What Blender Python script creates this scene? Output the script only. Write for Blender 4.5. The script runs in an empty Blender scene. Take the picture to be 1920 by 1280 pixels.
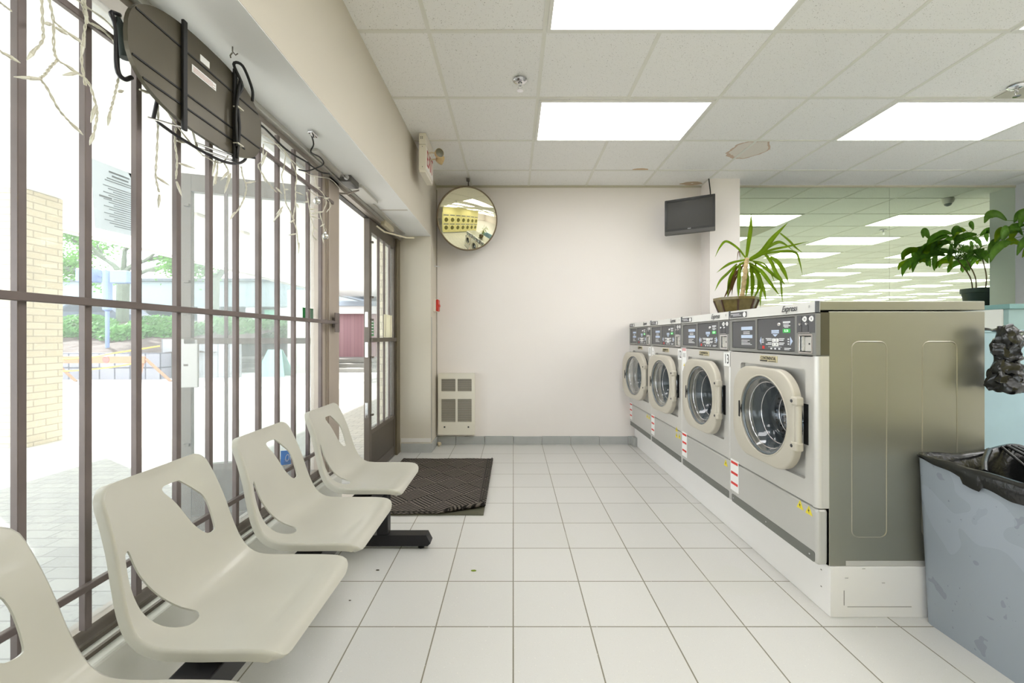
import bpy, bmesh, math, random
from mathutils import Vector, Matrix, geometry
from math import sin, cos, pi, radians
random.seed(7)
S = bpy.context.scene
COL = S.collection

# ------------------------------------------------------------------ camera, sky, sun, exposure
CAMZ = 1.1404
cam_d = bpy.data.cameras.new('camera')
cam_d.sensor_width = 36.0
cam_d.lens = 780.0 / 1920.0 * 36.0
cam_d.shift_x = -2.3 / 1920.0
cam_d.shift_y = -8.2 / 1920.0
cam_d.clip_start = 0.03
cam_d.clip_end = 300
cam = bpy.data.objects.new('camera', cam_d)
COL.objects.link(cam)
cam.location = (0, 0, CAMZ)
cam.rotation_euler = (pi / 2, 0, 0)
S.camera = cam

w = bpy.data.worlds.new('sky'); S.world = w; w.use_nodes = True
bg = w.node_tree.nodes['Background']
bg.inputs[0].default_value = (0.90, 0.95, 1.0, 1)
bg.inputs[1].default_value = 2.9

sun_d = bpy.data.lights.new('sun', 'SUN'); sun_d.energy = 7.6; sun_d.angle = radians(0.6)
sun_d.color = (1.0, 0.97, 0.92)
sun = bpy.data.objects.new('sun', sun_d); COL.objects.link(sun)
sun.rotation_euler = Vector((0.742, -0.446, -0.50)).to_track_quat('-Z', 'Y').to_euler()
PANEL_GLOW = 4.2

S.view_settings.view_transform = 'Standard'
S.view_settings.look = 'None'
S.view_settings.exposure = 0.84
S.view_settings.gamma = 1.0
S.cycles.max_bounces = 10
S.cycles.diffuse_bounces = 5
S.cycles.glossy_bounces = 5
S.cycles.transmission_bounces = 8
S.cycles.transparent_max_bounces = 16
S.cycles.sample_clamp_indirect = 6.0
S.cycles.caustics_reflective = False
S.cycles.caustics_refractive = False

# ------------------------------------------------------------------ materials
def srgb(r, g, b):
    f = lambda c: (c / 255 / 12.92) if c / 255 <= 0.04045 else ((c / 255 + 0.055) / 1.055) ** 2.4
    return (f(r), f(g), f(b), 1)

_mats = {}
def M(name, rgb, rough=0.5, metal=0.0, var=0.0, vscale=5.0, bump=0.0, bscale=80.0, spec=0.5, trans=0.0, emit=None, es=0.0, coat=0.0, ior=1.45):
    if name in _mats: return _mats[name]
    m = bpy.data.materials.new(name); m.use_nodes = True
    nt = m.node_tree; b = nt.nodes['Principled BSDF']
    c = srgb(*rgb)
    b.inputs['Base Color'].default_value = c
    b.inputs['Roughness'].default_value = rough
    b.inputs['Metallic'].default_value = metal
    b.inputs['Specular IOR Level'].default_value = spec
    b.inputs['Transmission Weight'].default_value = trans
    b.inputs['Coat Weight'].default_value = coat
    b.inputs['IOR'].default_value = ior
    if emit:
        b.inputs['Emission Color'].default_value = srgb(*emit); b.inputs['Emission Strength'].default_value = es
    if var > 0 or bump > 0:
        geo = nt.nodes.new('ShaderNodeNewGeometry')
    if var > 0:
        n = nt.nodes.new('ShaderNodeTexNoise'); n.inputs['Scale'].default_value = vscale; n.inputs['Detail'].default_value = 4
        nt.links.new(geo.outputs['Position'], n.inputs['Vector'])
        r = nt.nodes.new('ShaderNodeMapRange'); r.inputs['From Min'].default_value = 0.3; r.inputs['From Max'].default_value = 0.7
        r.inputs['To Min'].default_value = 1 - var; r.inputs['To Max'].default_value = 1 + var * 0.5
        nt.links.new(n.outputs['Fac'], r.inputs['Value'])
        mx = nt.nodes.new('ShaderNodeVectorMath'); mx.operation = 'SCALE'
        mx.inputs[0].default_value = c[:3]
        nt.links.new(r.outputs['Result'], mx.inputs['Scale'])
        nt.links.new(mx.outputs['Vector'], b.inputs['Base Color'])
    if bump > 0:
        n2 = nt.nodes.new('ShaderNodeTexNoise'); n2.inputs['Scale'].default_value = bscale; n2.inputs['Detail'].default_value = 3
        nt.links.new(geo.outputs['Position'], n2.inputs['Vector'])
        bp = nt.nodes.new('ShaderNodeBump'); bp.inputs['Strength'].default_value = bump; bp.inputs['Distance'].default_value = 0.01
        nt.links.new(n2.outputs['Fac'], bp.inputs['Height']); nt.links.new(bp.outputs['Normal'], b.inputs['Normal'])
    _mats[name] = m
    return m

def thin(name, rgb, fac=0.5, rough=0.5, var=0.2, vscale=15):
    """leaf or paper: part of the light passes through"""
    m = M(name, rgb, rough, var=var, vscale=vscale)
    nt = m.node_tree; b = nt.nodes['Principled BSDF']; out = [n for n in nt.nodes if n.type == 'OUTPUT_MATERIAL'][0]
    tl = nt.nodes.new('ShaderNodeBsdfTranslucent'); mx = nt.nodes.new('ShaderNodeMixShader'); mx.inputs[0].default_value = fac
    if b.inputs['Base Color'].is_linked: nt.links.new(b.inputs['Base Color'].links[0].from_socket, tl.inputs[0])
    else: tl.inputs[0].default_value = srgb(*rgb)
    nt.links.new(b.outputs[0], mx.inputs[1]); nt.links.new(tl.outputs[0], mx.inputs[2]); nt.links.new(mx.outputs[0], out.inputs[0])
    return m

def mathn(nt, op, a, b=None, c=None):
    n = nt.nodes.new('ShaderNodeMath'); n.operation = op
    for i, v in enumerate((a, b, c)):
        if v is None: continue
        if isinstance(v, (int, float)): n.inputs[i].default_value = v
        else: nt.links.new(v, n.inputs[i])
    return n.outputs[0]

def brick_mat(name, c1, c2, cm, w, h, mortar, offset=0.0, axes='XY', origin=(0, 0), rough=0.5, bump=0.3, speck=None, spec=0.5, smooth=0.1, stains=None, rot=0.0):
    """tiles or bricks laid out in world metres on the given pair of axes"""
    m = bpy.data.materials.new(name); m.use_nodes = True
    nt = m.node_tree; b = nt.nodes['Principled BSDF']; b.inputs['Roughness'].default_value = rough
    b.inputs['Specular IOR Level'].default_value = spec
    geo = nt.nodes.new('ShaderNodeNewGeometry'); sep = nt.nodes.new('ShaderNodeSeparateXYZ')
    nt.links.new(geo.outputs['Position'], sep.inputs[0])
    cmb = nt.nodes.new('ShaderNodeCombineXYZ')
    for i, a in enumerate(axes):
        if a == 'U': src = mathn(nt, 'ADD', sep.outputs['X'], sep.outputs['Y'])
        else: src = sep.outputs[a]
        nt.links.new(mathn(nt, 'SUBTRACT', src, origin[i]), cmb.inputs[i])
    vec = cmb.outputs[0]
    if rot:
        vr = nt.nodes.new('ShaderNodeVectorRotate'); vr.rotation_type = 'Z_AXIS'; vr.inputs['Angle'].default_value = rot
        nt.links.new(vec, vr.inputs['Vector']); vec = vr.outputs[0]
    br = nt.nodes.new('ShaderNodeTexBrick'); br.offset = offset; br.squash = 1.0
    br.inputs['Scale'].default_value = 1.0; br.inputs['Brick Width'].default_value = w; br.inputs['Row Height'].default_value = h
    br.inputs['Mortar Size'].default_value = mortar; br.inputs['Mortar Smooth'].default_value = smooth
    br.inputs['Color1'].default_value = srgb(*c1); br.inputs['Color2'].default_value = srgb(*c2); br.inputs['Mortar'].default_value = srgb(*cm)
    nt.links.new(vec, br.inputs['Vector'])
    col = br.outputs['Color']
    if speck:
        for (sc, thr, scol, amt) in speck:
            n = nt.nodes.new('ShaderNodeTexNoise'); n.inputs['Scale'].default_value = sc; n.inputs['Detail'].default_value = 2
            nt.links.new(geo.outputs['Position'], n.inputs['Vector'])
            f = mathn(nt, 'MULTIPLY', mathn(nt, 'GREATER_THAN', n.outputs['Fac'], thr), amt)
            mx = nt.nodes.new('ShaderNodeMix'); mx.data_type = 'RGBA'
            nt.links.new(f, mx.inputs[0]); nt.links.new(col, mx.inputs[6]); mx.inputs[7].default_value = srgb(*scol)
            col = mx.outputs[2]
    if stains:
        for (sx, sy, r0, r1, sq, scol, amt) in stains:   # ring or blot of an old leak
            dx = mathn(nt, 'SUBTRACT', sep.outputs['X'], sx); dy = mathn(nt, 'MULTIPLY', mathn(nt, 'SUBTRACT', sep.outputs['Y'], sy), sq)
            n = nt.nodes.new('ShaderNodeTexNoise'); n.inputs['Scale'].default_value = 9
            nt.links.new(geo.outputs['Position'], n.inputs['Vector'])
            d = mathn(nt, 'SQRT', mathn(nt, 'ADD', mathn(nt, 'MULTIPLY', dx, dx), mathn(nt, 'MULTIPLY', dy, dy)))
            d = mathn(nt, 'ADD', d, mathn(nt, 'MULTIPLY', mathn(nt, 'SUBTRACT', n.outputs['Fac'], 0.5), 0.12))
            f = mathn(nt, 'MULTIPLY', mathn(nt, 'MULTIPLY', mathn(nt, 'GREATER_THAN', d, r0), mathn(nt, 'LESS_THAN', d, r1)), amt)
            mx = nt.nodes.new('ShaderNodeMix'); mx.data_type = 'RGBA'
            nt.links.new(f, mx.inputs[0]); nt.links.new(col, mx.inputs[6]); mx.inputs[7].default_value = srgb(*scol)
            col = mx.outputs[2]
    nt.links.new(col, b.inputs['Base Color'])
    bp = nt.nodes.new('ShaderNodeBump'); bp.inputs['Strength'].default_value = bump; bp.inputs['Distance'].default_value = 0.004
    bp.invert = True
    nt.links.new(br.outputs['Fac'], bp.inputs['Height']); nt.links.new(bp.outputs['Normal'], b.inputs['Normal'])
    return m

def glass_film(name, film, tint=(250, 252, 252), alpha=0.12):
    """window glass: clear, faintly reflecting, with a thin dust film whose pale colour paints haze over the view"""
    m = bpy.data.materials.new(name); m.use_nodes = True; nt = m.node_tree; nt.nodes.clear()
    out = nt.nodes.new('ShaderNodeOutputMaterial')
    tr = nt.nodes.new('ShaderNodeBsdfTransparent'); tr.inputs[0].default_value = srgb(*tint)
    gl = nt.nodes.new('ShaderNodeBsdfGlossy'); gl.inputs['Roughness'].default_value = 0.02
    lw = nt.nodes.new('ShaderNodeLayerWeight'); lw.inputs['Blend'].default_value = 0.5
    frs = mathn(nt, 'MULTIPLY_ADD', mathn(nt, 'POWER', lw.outputs['Facing'], 5.0), 0.45, 0.02)
    tl = nt.nodes.new('ShaderNodeBsdfTranslucent'); tl.inputs[0].default_value = srgb(*film)
    df = nt.nodes.new('ShaderNodeBsdfDiffuse'); df.inputs[0].default_value = srgb(*film)
    m0 = nt.nodes.new('ShaderNodeMixShader'); m0.inputs[0].default_value = 0.4
    nt.links.new(tl.outputs[0], m0.inputs[1]); nt.links.new(df.outputs[0], m0.inputs[2])
    m1 = nt.nodes.new('ShaderNodeMixShader'); m1.inputs[0].default_value = alpha
    nt.links.new(tr.outputs[0], m1.inputs[1]); nt.links.new(m0.outputs[0], m1.inputs[2])
    m2 = nt.nodes.new('ShaderNodeMixShader')
    nt.links.new(frs, m2.inputs[0]); nt.links.new(m1.outputs[0], m2.inputs[1]); nt.links.new(gl.outputs[0], m2.inputs[2])
    nt.links.new(m2.outputs[0], out.inputs[0])
    return m

WHITE = M('white_paint', (232, 229, 224), 0.6, var=0.02, vscale=2, bump=0.05, bscale=60)
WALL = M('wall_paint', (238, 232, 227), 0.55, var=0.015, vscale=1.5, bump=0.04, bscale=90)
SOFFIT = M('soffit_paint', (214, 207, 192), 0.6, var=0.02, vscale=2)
CURB = M('curb_paint', (226, 226, 218), 0.5, var=0.04, vscale=8)
BLACK = M('black_metal', (34, 33, 36), 0.4, 0.3)
BARM = M('bar_paint', (118, 107, 104), 0.4, 0.25, var=0.15, vscale=9)
ALU = M('aged_aluminium', (168, 160, 152), 0.4, 0.5, var=0.08, vscale=6)
BRONZE = M('bronze_frame', (112, 104, 96), 0.38, 0.5, var=0.1, vscale=5)
STEEL = M('brushed_silver', (214, 212, 207), 0.36, 0.35, var=0.03, vscale=4)
CHROME = M('chrome', (225, 225, 228), 0.08, 1.0)
DOORP = M('washer_door_plastic', (196, 190, 176), 0.4, 0.1, var=0.02)
GREYP = M('panel_grey', (140, 140, 136), 0.4, 0.2)
DARKP = M('panel_dark', (92, 92, 94), 0.45)
INKW = M('ink_white', (236, 238, 240), 0.5)
INKB = M('ink_pale_blue', (200, 215, 238), 0.5)
INKK = M('ink_dark', (55, 55, 58), 0.5)
STICK = M('sticker_white', (246, 246, 244), 0.4)
RED = M('sticker_red', (214, 52, 44), 0.4)
YEL = M('warning_yellow', (236, 218, 60), 0.4)
GREEN = M('display_green', (60, 190, 90), 0.3, emit=(70, 225, 100), es=0.25)
RUBBER = M('rubber_black', (22, 22, 22), 0.6)
PLAST = M('seat_plastic', (189, 187, 176), 0.32, var=0.03, vscale=6, coat=0.2)
BAGM = M('bin_bag_black', (18, 19, 20), 0.22, bump=0.25, bscale=30, spec=0.7)
WIRE = M('light_wire_cream', (216, 212, 196), 0.5)
BULB = M('light_bulb_clear', (232, 230, 214), 0.2)
CORD = M('cord_black', (26, 26, 26), 0.5)
IVORY = M('ivory_plastic', (226, 216, 190), 0.45)
LEAF1 = thin('yucca_leaf', (150, 182, 36), 0.35, 0.42, 0.25, 14)
LEAF2 = thin('lily_leaf', (122, 166, 66), 0.45, 0.38, 0.3, 18)
DEADL = M('dry_leaf', (142, 110, 70), 0.7)

# ------------------------------------------------------------------ mesh helpers (all in world metres)
def bx(bm, x0, x1, y0, y1, z0, z1, bev=0.0, seg=2):
    r = bmesh.ops.create_cube(bm, size=1.0)
    vs = r['verts']
    for v in vs:
        v.co = Vector(((x0 + x1) / 2 + v.co.x * (x1 - x0), (y0 + y1) / 2 + v.co.y * (y1 - y0), (z0 + z1) / 2 + v.co.z * (z1 - z0)))
    if bev > 0:
        es = list({e for v in vs for e in v.link_edges})
        bmesh.ops.bevel(bm, geom=es, offset=min(bev, 0.49 * min(abs(x1 - x0), abs(y1 - y0), abs(z1 - z0))), segments=seg, affect='EDGES', profile=0.5)
    return bm

def B(*a, **k): return bx(bmesh.new(), *a, **k)

def catmull(pts, n=6):
    pts = [Vector(p) for p in pts]
    if len(pts) < 3: return pts
    out = []
    P = [pts[0] * 2 - pts[1]] + pts + [pts[-1] * 2 - pts[-2]]
    for i in range(1, len(P) - 2):
        for j in range(n):
            t = j / n
            a, b, c, d = P[i - 1], P[i], P[i + 1], P[i + 2]
            out.append(0.5 * ((2 * b) + (c - a) * t + (2 * a - 5 * b + 4 * c - d) * t * t + (-a + 3 * b - 3 * c + d) * t ** 3))
    out.append(pts[-1])
    return out

def tube(bm, pts, r, n=8, closed=False, cap=True, smooth=0):
    pts = catmull(pts, smooth) if smooth else [Vector(p) for p in pts]
    m = len(pts); rs = r if isinstance(r, (list, tuple)) else [r] * m
    if len(rs) != m: rs = [rs[min(len(rs) - 1, int(i * len(rs) / m))] for i in range(m)]
    rings = []; up = None
    for i, p in enumerate(pts):
        if closed: t = pts[(i + 1) % m] - pts[i - 1]
        else: t = pts[min(i + 1, m - 1)] - pts[max(i - 1, 0)]
        if t.length < 1e-9: t = Vector((0, 0, 1))
        t.normalize()
        if up is None: up = Vector((0, 0, 1)) if abs(t.z) < 0.9 else Vector((1, 0, 0))
        s = t.cross(up)
        if s.length < 1e-6: s = t.orthogonal()
        s.normalize(); up = s.cross(t).normalized()
        rings.append([bm.verts.new(p + (s * cos(2 * pi * k / n) + up * sin(2 * pi * k / n)) * rs[i]) for k in range(n)])
    for i in range(m if closed else m - 1):
        a, b = rings[i], rings[(i + 1) % m]
        for k in range(n): bm.faces.new((a[k], a[(k + 1) % n], b[(k + 1) % n], b[k]))
    if cap and not closed:
        bm.faces.new(rings[0][::-1]); bm.faces.new(rings[-1])
    return bm

def T(*a, **k): return tube(bmesh.new(), *a, **k)

def lathe(bm, prof, center, axis='Z', n=32, cap0=False, cap1=False, sx=1.0):
    """prof: list of (radius, height along axis)"""
    C = Vector(center)
    ax = {'X': (Vector((0, 1, 0)), Vector((0, 0, 1)), Vector((1, 0, 0))), 'Y': (Vector((0, 0, 1)), Vector((1, 0, 0)), Vector((0, 1, 0))), 'Z': (Vector((1, 0, 0)), Vector((0, 1, 0)), Vector((0, 0, 1)))}[axis]
    rings = []
    for (r, h) in prof:
        rings.append([bm.verts.new(C + ax[0] * (r * cos(2 * pi * k / n)) + ax[1] * (r * sin(2 * pi * k / n)) + ax[2] * h) for k in range(n)])
    for a, b in zip(rings, rings[1:]):
        for k in range(n): bm.faces.new((a[k], a[(k + 1) % n], b[(k + 1) % n], b[k]))
    if cap0: bm.faces.new(rings[0][::-1])
    if cap1: bm.faces.new(rings[-1])
    return bm

def L(*a, **k): return lathe(bmesh.new(), *a, **k)

def prism(bm, poly, h, mapf):
    """poly: 2D outline, extruded 0..h, mapf(u,v,w)->world"""
    a = [bm.verts.new(mapf(u, v, 0)) for u, v in poly]; b = [bm.verts.new(mapf(u, v, h)) for u, v in poly]
    bm.faces.new(a[::-1]); bm.faces.new(b)
    n = len(poly)
    for i in range(n): bm.faces.new((a[i], a[(i + 1) % n], b[(i + 1) % n], b[i]))
    bmesh.ops.recalc_face_normals(bm, faces=bm.faces)
    return bm

def inside(p, poly):
    x, y = p; c = False; n = len(poly); j = n - 1
    for i in range(n):
        xi, yi = poly[i]; xj, yj = poly[j]
        if (yi > y) != (yj > y) and x < (xj - xi) * (y - yi) / (yj - yi) + xi: c = not c
        j = i
    return c

def plate(bm, outline, holes, thick, mapf, extra=()):
    """flat plate with holes; mapf(u,v,w) gives world position for w in 0..thick"""
    vs = []; es = []
    for lp in [outline] + holes:
        s = len(vs); vs += [Vector(p) for p in lp]
        es += [(s + i, s + (i + 1) % len(lp)) for i in range(len(lp))]
    vs += [Vector(p) for p in extra]
    ov, oe, of, _, _, _ = geometry.delaunay_2d_cdt(vs, es, [], 0, 1e-6)
    keep = []
    for f in of:
        c = sum((ov[i] for i in f), Vector((0, 0))) / len(f)
        if inside(c, outline) and not any(inside(c, h) for h in holes): keep.append(f)
    A = [bm.verts.new(mapf(p.x, p.y, 0)) for p in ov]; Bv = [bm.verts.new(mapf(p.x, p.y, thick)) for p in ov]
    cnt = {}
    for f in keep:
        bm.faces.new([A[i] for i in f]); bm.faces.new([Bv[i] for i in reversed(f)])
        for i in range(len(f)):
            e = (f[i], f[(i + 1) % len(f)]); cnt[e] = 1
    for (i, j) in list(cnt):
        if (j, i) not in cnt: bm.faces.new((A[j], A[i], Bv[i], Bv[j]))
    for v in [v for v in bm.verts if not v.link_faces]: bm.verts.remove(v)
    bmesh.ops.recalc_face_normals(bm, faces=bm.faces)
    return bm

def rrect(cx, cy, hw, hh, r, n=6):
    out = []
    for (sx, sy, a0) in ((1, 1, 0), (-1, 1, 90), (-1, -1, 180), (1, -1, 270)):
        for k in range(n + 1):
            a = radians(a0 + 90 * k / n)
            out.append((cx + sx * (hw - r) + r * cos(a), cy + sy * (hh - r) + r * sin(a)))
    return out

def circ(cx, cy, r, n=40): return [(cx + r * cos(2 * pi * k / n), cy + r * sin(2 * pi * k / n)) for k in range(n)]

def wl(o):
    v = Vector((0, 0, 0))
    while o: v += o.location; o = o.parent
    return v

def tag(o, label=None, cat=None, group=None, kind=None):
    if label: o['label'] = label
    if cat: o['category'] = cat
    if group: o['group'] = group
    if kind: o['kind'] = kind
    return o

def obj(name, parts, mat=None, parent=None, origin=None, smooth=None):
    """parts: a bmesh, or list of (bmesh, material). One mesh object; origin at the base centre."""
    if not isinstance(parts, list): parts = [(parts, mat)]
    me = bpy.data.meshes.new(name); out = bmesh.new(); mats = []
    for b, m in parts:
        if m not in mats: mats.append(m)
        idx = mats.index(m)
        tmp = bpy.data.meshes.new('t'); b.to_mesh(tmp); b.free()
        n0 = len(out.faces); out.from_mesh(tmp); out.faces.ensure_lookup_table()
        for f in out.faces[n0:]: f.material_index = idx
        bpy.data.meshes.remove(tmp)
    for v in [v for v in out.verts if not v.link_faces]: out.verts.remove(v)
    xs = [v.co for v in out.verts]
    lo = Vector((min(c[i] for c in xs) for i in range(3))); hi = Vector((max(c[i] for c in xs) for i in range(3)))
    org = Vector(origin) if origin is not None else Vector(((lo.x + hi.x) / 2, (lo.y + hi.y) / 2, lo.z))
    bmesh.ops.translate(out, verts=out.verts, vec=-org)
    out.to_mesh(me); out.free()
    for m in mats: me.materials.append(m)
    if smooth:
        for p in me.polygons: p.use_smooth = True
        if smooth is not True:
            try: me.set_sharp_from_angle(angle=radians(smooth))
            except Exception: pass
    o = bpy.data.objects.new(name, me); COL.objects.link(o)
    if parent is not None:
        o.parent = parent; o.location = org - wl(parent)
    else: o.location = org
    return o

def thing(name, label, cat, loc, group=None, kind=None):
    o = bpy.data.objects.new(name, None); COL.objects.link(o); o.location = loc; o.empty_display_size = 0.05
    return tag(o, label, cat, group, kind)

def text_bm(s, size, depth=0.0008, shear=0.0, align='CENTER', space=1.0):
    cu = bpy.data.curves.new('txt', 'FONT'); cu.body = s; cu.size = size; cu.extrude = depth; cu.align_x = align; cu.align_y = 'CENTER'
    cu.shear = shear; cu.resolution_u = 2; cu.space_character = space
    o = bpy.data.objects.new('txt', cu); COL.objects.link(o)
    dg = bpy.context.evaluated_depsgraph_get(); me = bpy.data.meshes.new_from_object(o.evaluated_get(dg))
    bm = bmesh.new(); bm.from_mesh(me)
    bpy.data.objects.remove(o); bpy.data.meshes.remove(me); bpy.data.curves.remove(cu)
    return bm

def basis(bm, origin, ex, ey, ez):
    o = Vector(origin); ex, ey, ez = Vector(ex), Vector(ey), Vector(ez)
    for v in bm.verts: v.co = o + ex * v.co.x + ey * v.co.y + ez * v.co.z
    return bm

# spots measured in the photograph on a plane of the room (X = const or Y = const)
def onX(px, py, X):
    Y = 780.0 * X / (px - 962.3)
    return Vector((X, Y, CAMZ + (631.8 - py) * Y / 780.0))
def onY(px, py, Y): return Vector(((px - 962.3) * Y / 780.0, Y, CAMZ + (631.8 - py) * Y / 780.0))

# ------------------------------------------------------------------ the room
CEIL = 2.751; BACK = 4.43; WX = -1.14; LX = -0.815; RX = 5.34
floor_mat = brick_mat('floor_tile', (211, 210, 206), (206, 205, 201), (128, 124, 108), 0.3048, 0.3048, 0.0027, origin=(-30.48, 1.639 - 30.48), rough=0.3, bump=0.25,
                      speck=[(260, 0.66, (190, 188, 176), 0.5), (120, 0.70, (232, 230, 222), 0.6), (1.2, 0.6, (206, 206, 196), 0.2)])
ceil_mat = brick_mat('ceiling_tile', (248, 247, 244), (244, 243, 240), (218, 216, 208), 0.6096, 0.6096, 0.011, origin=(0.165 - 60.96, 2.19 - 60.96), rough=0.85, bump=0.2,
                     speck=[(190, 0.68, (160, 157, 146), 0.8), (110, 0.735, (112, 108, 98), 0.7)],
                     stains=[(2.03, 3.58, 0.15, 0.168, 1.0, (202, 170, 140), 0.8), (2.03, 3.58, 0.0, 0.15, 1.0, (226, 216, 200), 0.6), (1.22, 4.0, 0.0, 0.085, 2.6, (205, 172, 132), 0.9), (1.88, 4.36, 0.0, 0.11, 2.2, (186, 158, 118), 0.8)])
def struct(name, parts, mat=None, **k):
    o = obj(name, parts, mat, **k); o['kind'] = 'structure'; return o

XR, YR = 22.0, -13.0
struct('floor', B(WX - 0.02, XR, YR, BACK, -0.12, 0.0), floor_mat)
struct('ceiling', B(LX, XR, YR, BACK + 0.1, CEIL, CEIL + 0.12), ceil_mat)
g = bmesh.new()
for k in range(-25, 4):
    y = 2.19 + 0.6096 * k
    if YR < y < BACK: bx(g, LX, XR, y - 0.011, y + 0.011, CEIL - 0.0036, CEIL + 0.001)
for k in range(-1, 36):
    x = 0.165 + 0.6096 * k
    if x > LX: bx(g, x - 0.011, x + 0.011, YR, BACK, CEIL - 0.004, CEIL + 0.001)
struct('trim_1', g, M('ceiling_grid_bar', (234, 233, 224), 0.5, var=0.03))
struct('trim_2', [(B(LX, XR, BACK - 0.012, BACK, CEIL - 0.02, CEIL), M('ceiling_edge_bar', (196, 192, 172), 0.5))])
struct('wall_back', B(-1.3, XR, BACK, BACK + 0.15, -0.1, CEIL + 0.1), WALL)
# left side: soffit over the window, return pillar beside the door
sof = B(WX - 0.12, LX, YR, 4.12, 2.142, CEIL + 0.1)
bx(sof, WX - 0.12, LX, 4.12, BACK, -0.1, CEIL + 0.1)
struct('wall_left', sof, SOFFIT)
struct('wall_left_rear', B(WX - 0.12, WX + 0.1, YR, -2.0, -0.1, 2.142), WALL)
struct('trim_15', B(WX - 0.1, LX - 0.001, YR, 4.119, 2.1385, 2.1415), M('soffit_underside_lit', (244, 244, 242), 0.55))  # added sheet: its white puts the daylight on the soffit underside into colour
# narrow painted strip and joint on the pillar
struct('trim_3', [(B(LX - 0.0005, LX + 0.004, 4.13, 4.16, 0.12, 1.34), M('corner_guard', (188, 186, 180), 0.35, 0.6)), (B(LX, LX + 0.006, 4.40, 4.43, 0.1, 2.7), M('joint_shadow', (170, 164, 152), 0.7)),
                   (B(WX + 0.03, LX, 4.116, 4.12, 0.1, 0.14), WHITE)])
struct('wall_right', B(RX, RX + 0.25, 4.185, BACK, -0.1, CEIL), M('wall_cool_white', (222, 224, 226), 0.55, var=0.02))
struct('wall_rear', B(WX - 0.12, XR, YR - 0.15, YR, -0.1, CEIL), WALL)
struct('wall_far_right', B(XR, XR + 0.15, YR, BACK, -0.1, CEIL), WALL)
column = struct('wall_column', B(2.0, 2.305, 4.23, BACK, 0, CEIL), WALL)
struct('trim_4', B(2.2, 5.07, 4.2, BACK, 0, 1.45), M('ledge_white', (226, 226, 218), 0.5, var=0.03))

# baseboard of cut floor tiles
bb = M('baseboard_tile', (176, 178, 176), 0.35, var=0.06, vscale=10)
g = bmesh.new(); x = LX
edges = [LX] + [0.3048 * k for k in range(-2, 5)] + [1.27]
for a, b_ in zip(edges, edges[1:]):
    bx(g, a + 0.002, b_ - 0.002, BACK - 0.012, BACK, 0, 0.088 + random.uniform(-0.003, 0.003), 0.002)
bx(g, 1.255, 1.29, BACK - 0.10, BACK - 0.012, 0, 0.092, 0.002)
struct('baseboard_back', g, bb)
g = bmesh.new(); bx(g, WX + 0.03, LX + 0.012, 4.108, 4.12, 0, 0.088, 0.002); bx(g, LX, LX + 0.012, 4.122, BACK - 0.014, 0, 0.088, 0.002)
struct('baseboard_left', g, bb)

# window wall: curb, frame, glass
g = B(WX - 0.10, -1.04, -2.0, 2.53, 0, 0.325, 0.008)
struct('trim_5', g, CURB)
fr = bmesh.new()
bx(fr, WX - 0.05, WX - 0.005, -2.0, 2.49, 0.325, 0.362)
bx(fr, WX - 0.05, WX + 0.03, -2.0, 4.12, 2.09, 2.142)
for y in (-1.0, 0.55): bx(fr, WX - 0.05, WX - 0.005, y - 0.03, y + 0.03, 0.362, 2.09)
win = struct('window_1', fr, ALU)
tag(obj('glass', B(WX - 0.032, WX - 0.026, -2.0, 2.49, 0.362, 2.09), glass_film('window_glass', (225, 232, 232), alpha=0.11), win))
obj('sill_track', [(B(-1.128, -1.118, -2.0, 2.49, 0.325, 0.337), BRONZE), (B(-1.085, -1.075, -2.0, 2.49, 0.325, 0.336), BRONZE)], None, win)
ml = bmesh.new(); bx(ml, WX - 0.05, WX + 0.015, 2.44, 2.50, 0.325, 2.142, 0.003); bx(ml, WX - 0.05, WX + 0.03, 2.51, 2.655, 0.0, 2.142, 0.003)
bx(ml, WX - 0.04, WX + 0.02, 2.495, 2.515, 0.3, 2.142)
obj('mullion', ml, M('mullion_alu', (184, 172, 160), 0.4, 0.4, var=0.06), win)
# track and closers under the soffit
tr = bmesh.new(); bx(tr, WX + 0.02, WX + 0.055, -2.0, 4.10, 2.115, 2.1415, 0.002); bx(tr, WX + 0.06, WX + 0.10, 2.2, 4.0, 2.125, 2.1418)
struct('trim_6', tr, M('soffit_track', (206, 204, 198), 0.35, 0.5))
struct('trim_7', B(WX - 0.05, WX - 0.01, 2.655, 4.04, 2.085, 2.115), M('dark_head', (60, 56, 52), 0.5))
struct('trim_8', B(WX - 0.10, WX, 2.53, 4.12, -0.02, 0.006), M('threshold', (170, 165, 158), 0.4, 0.6))

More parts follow.
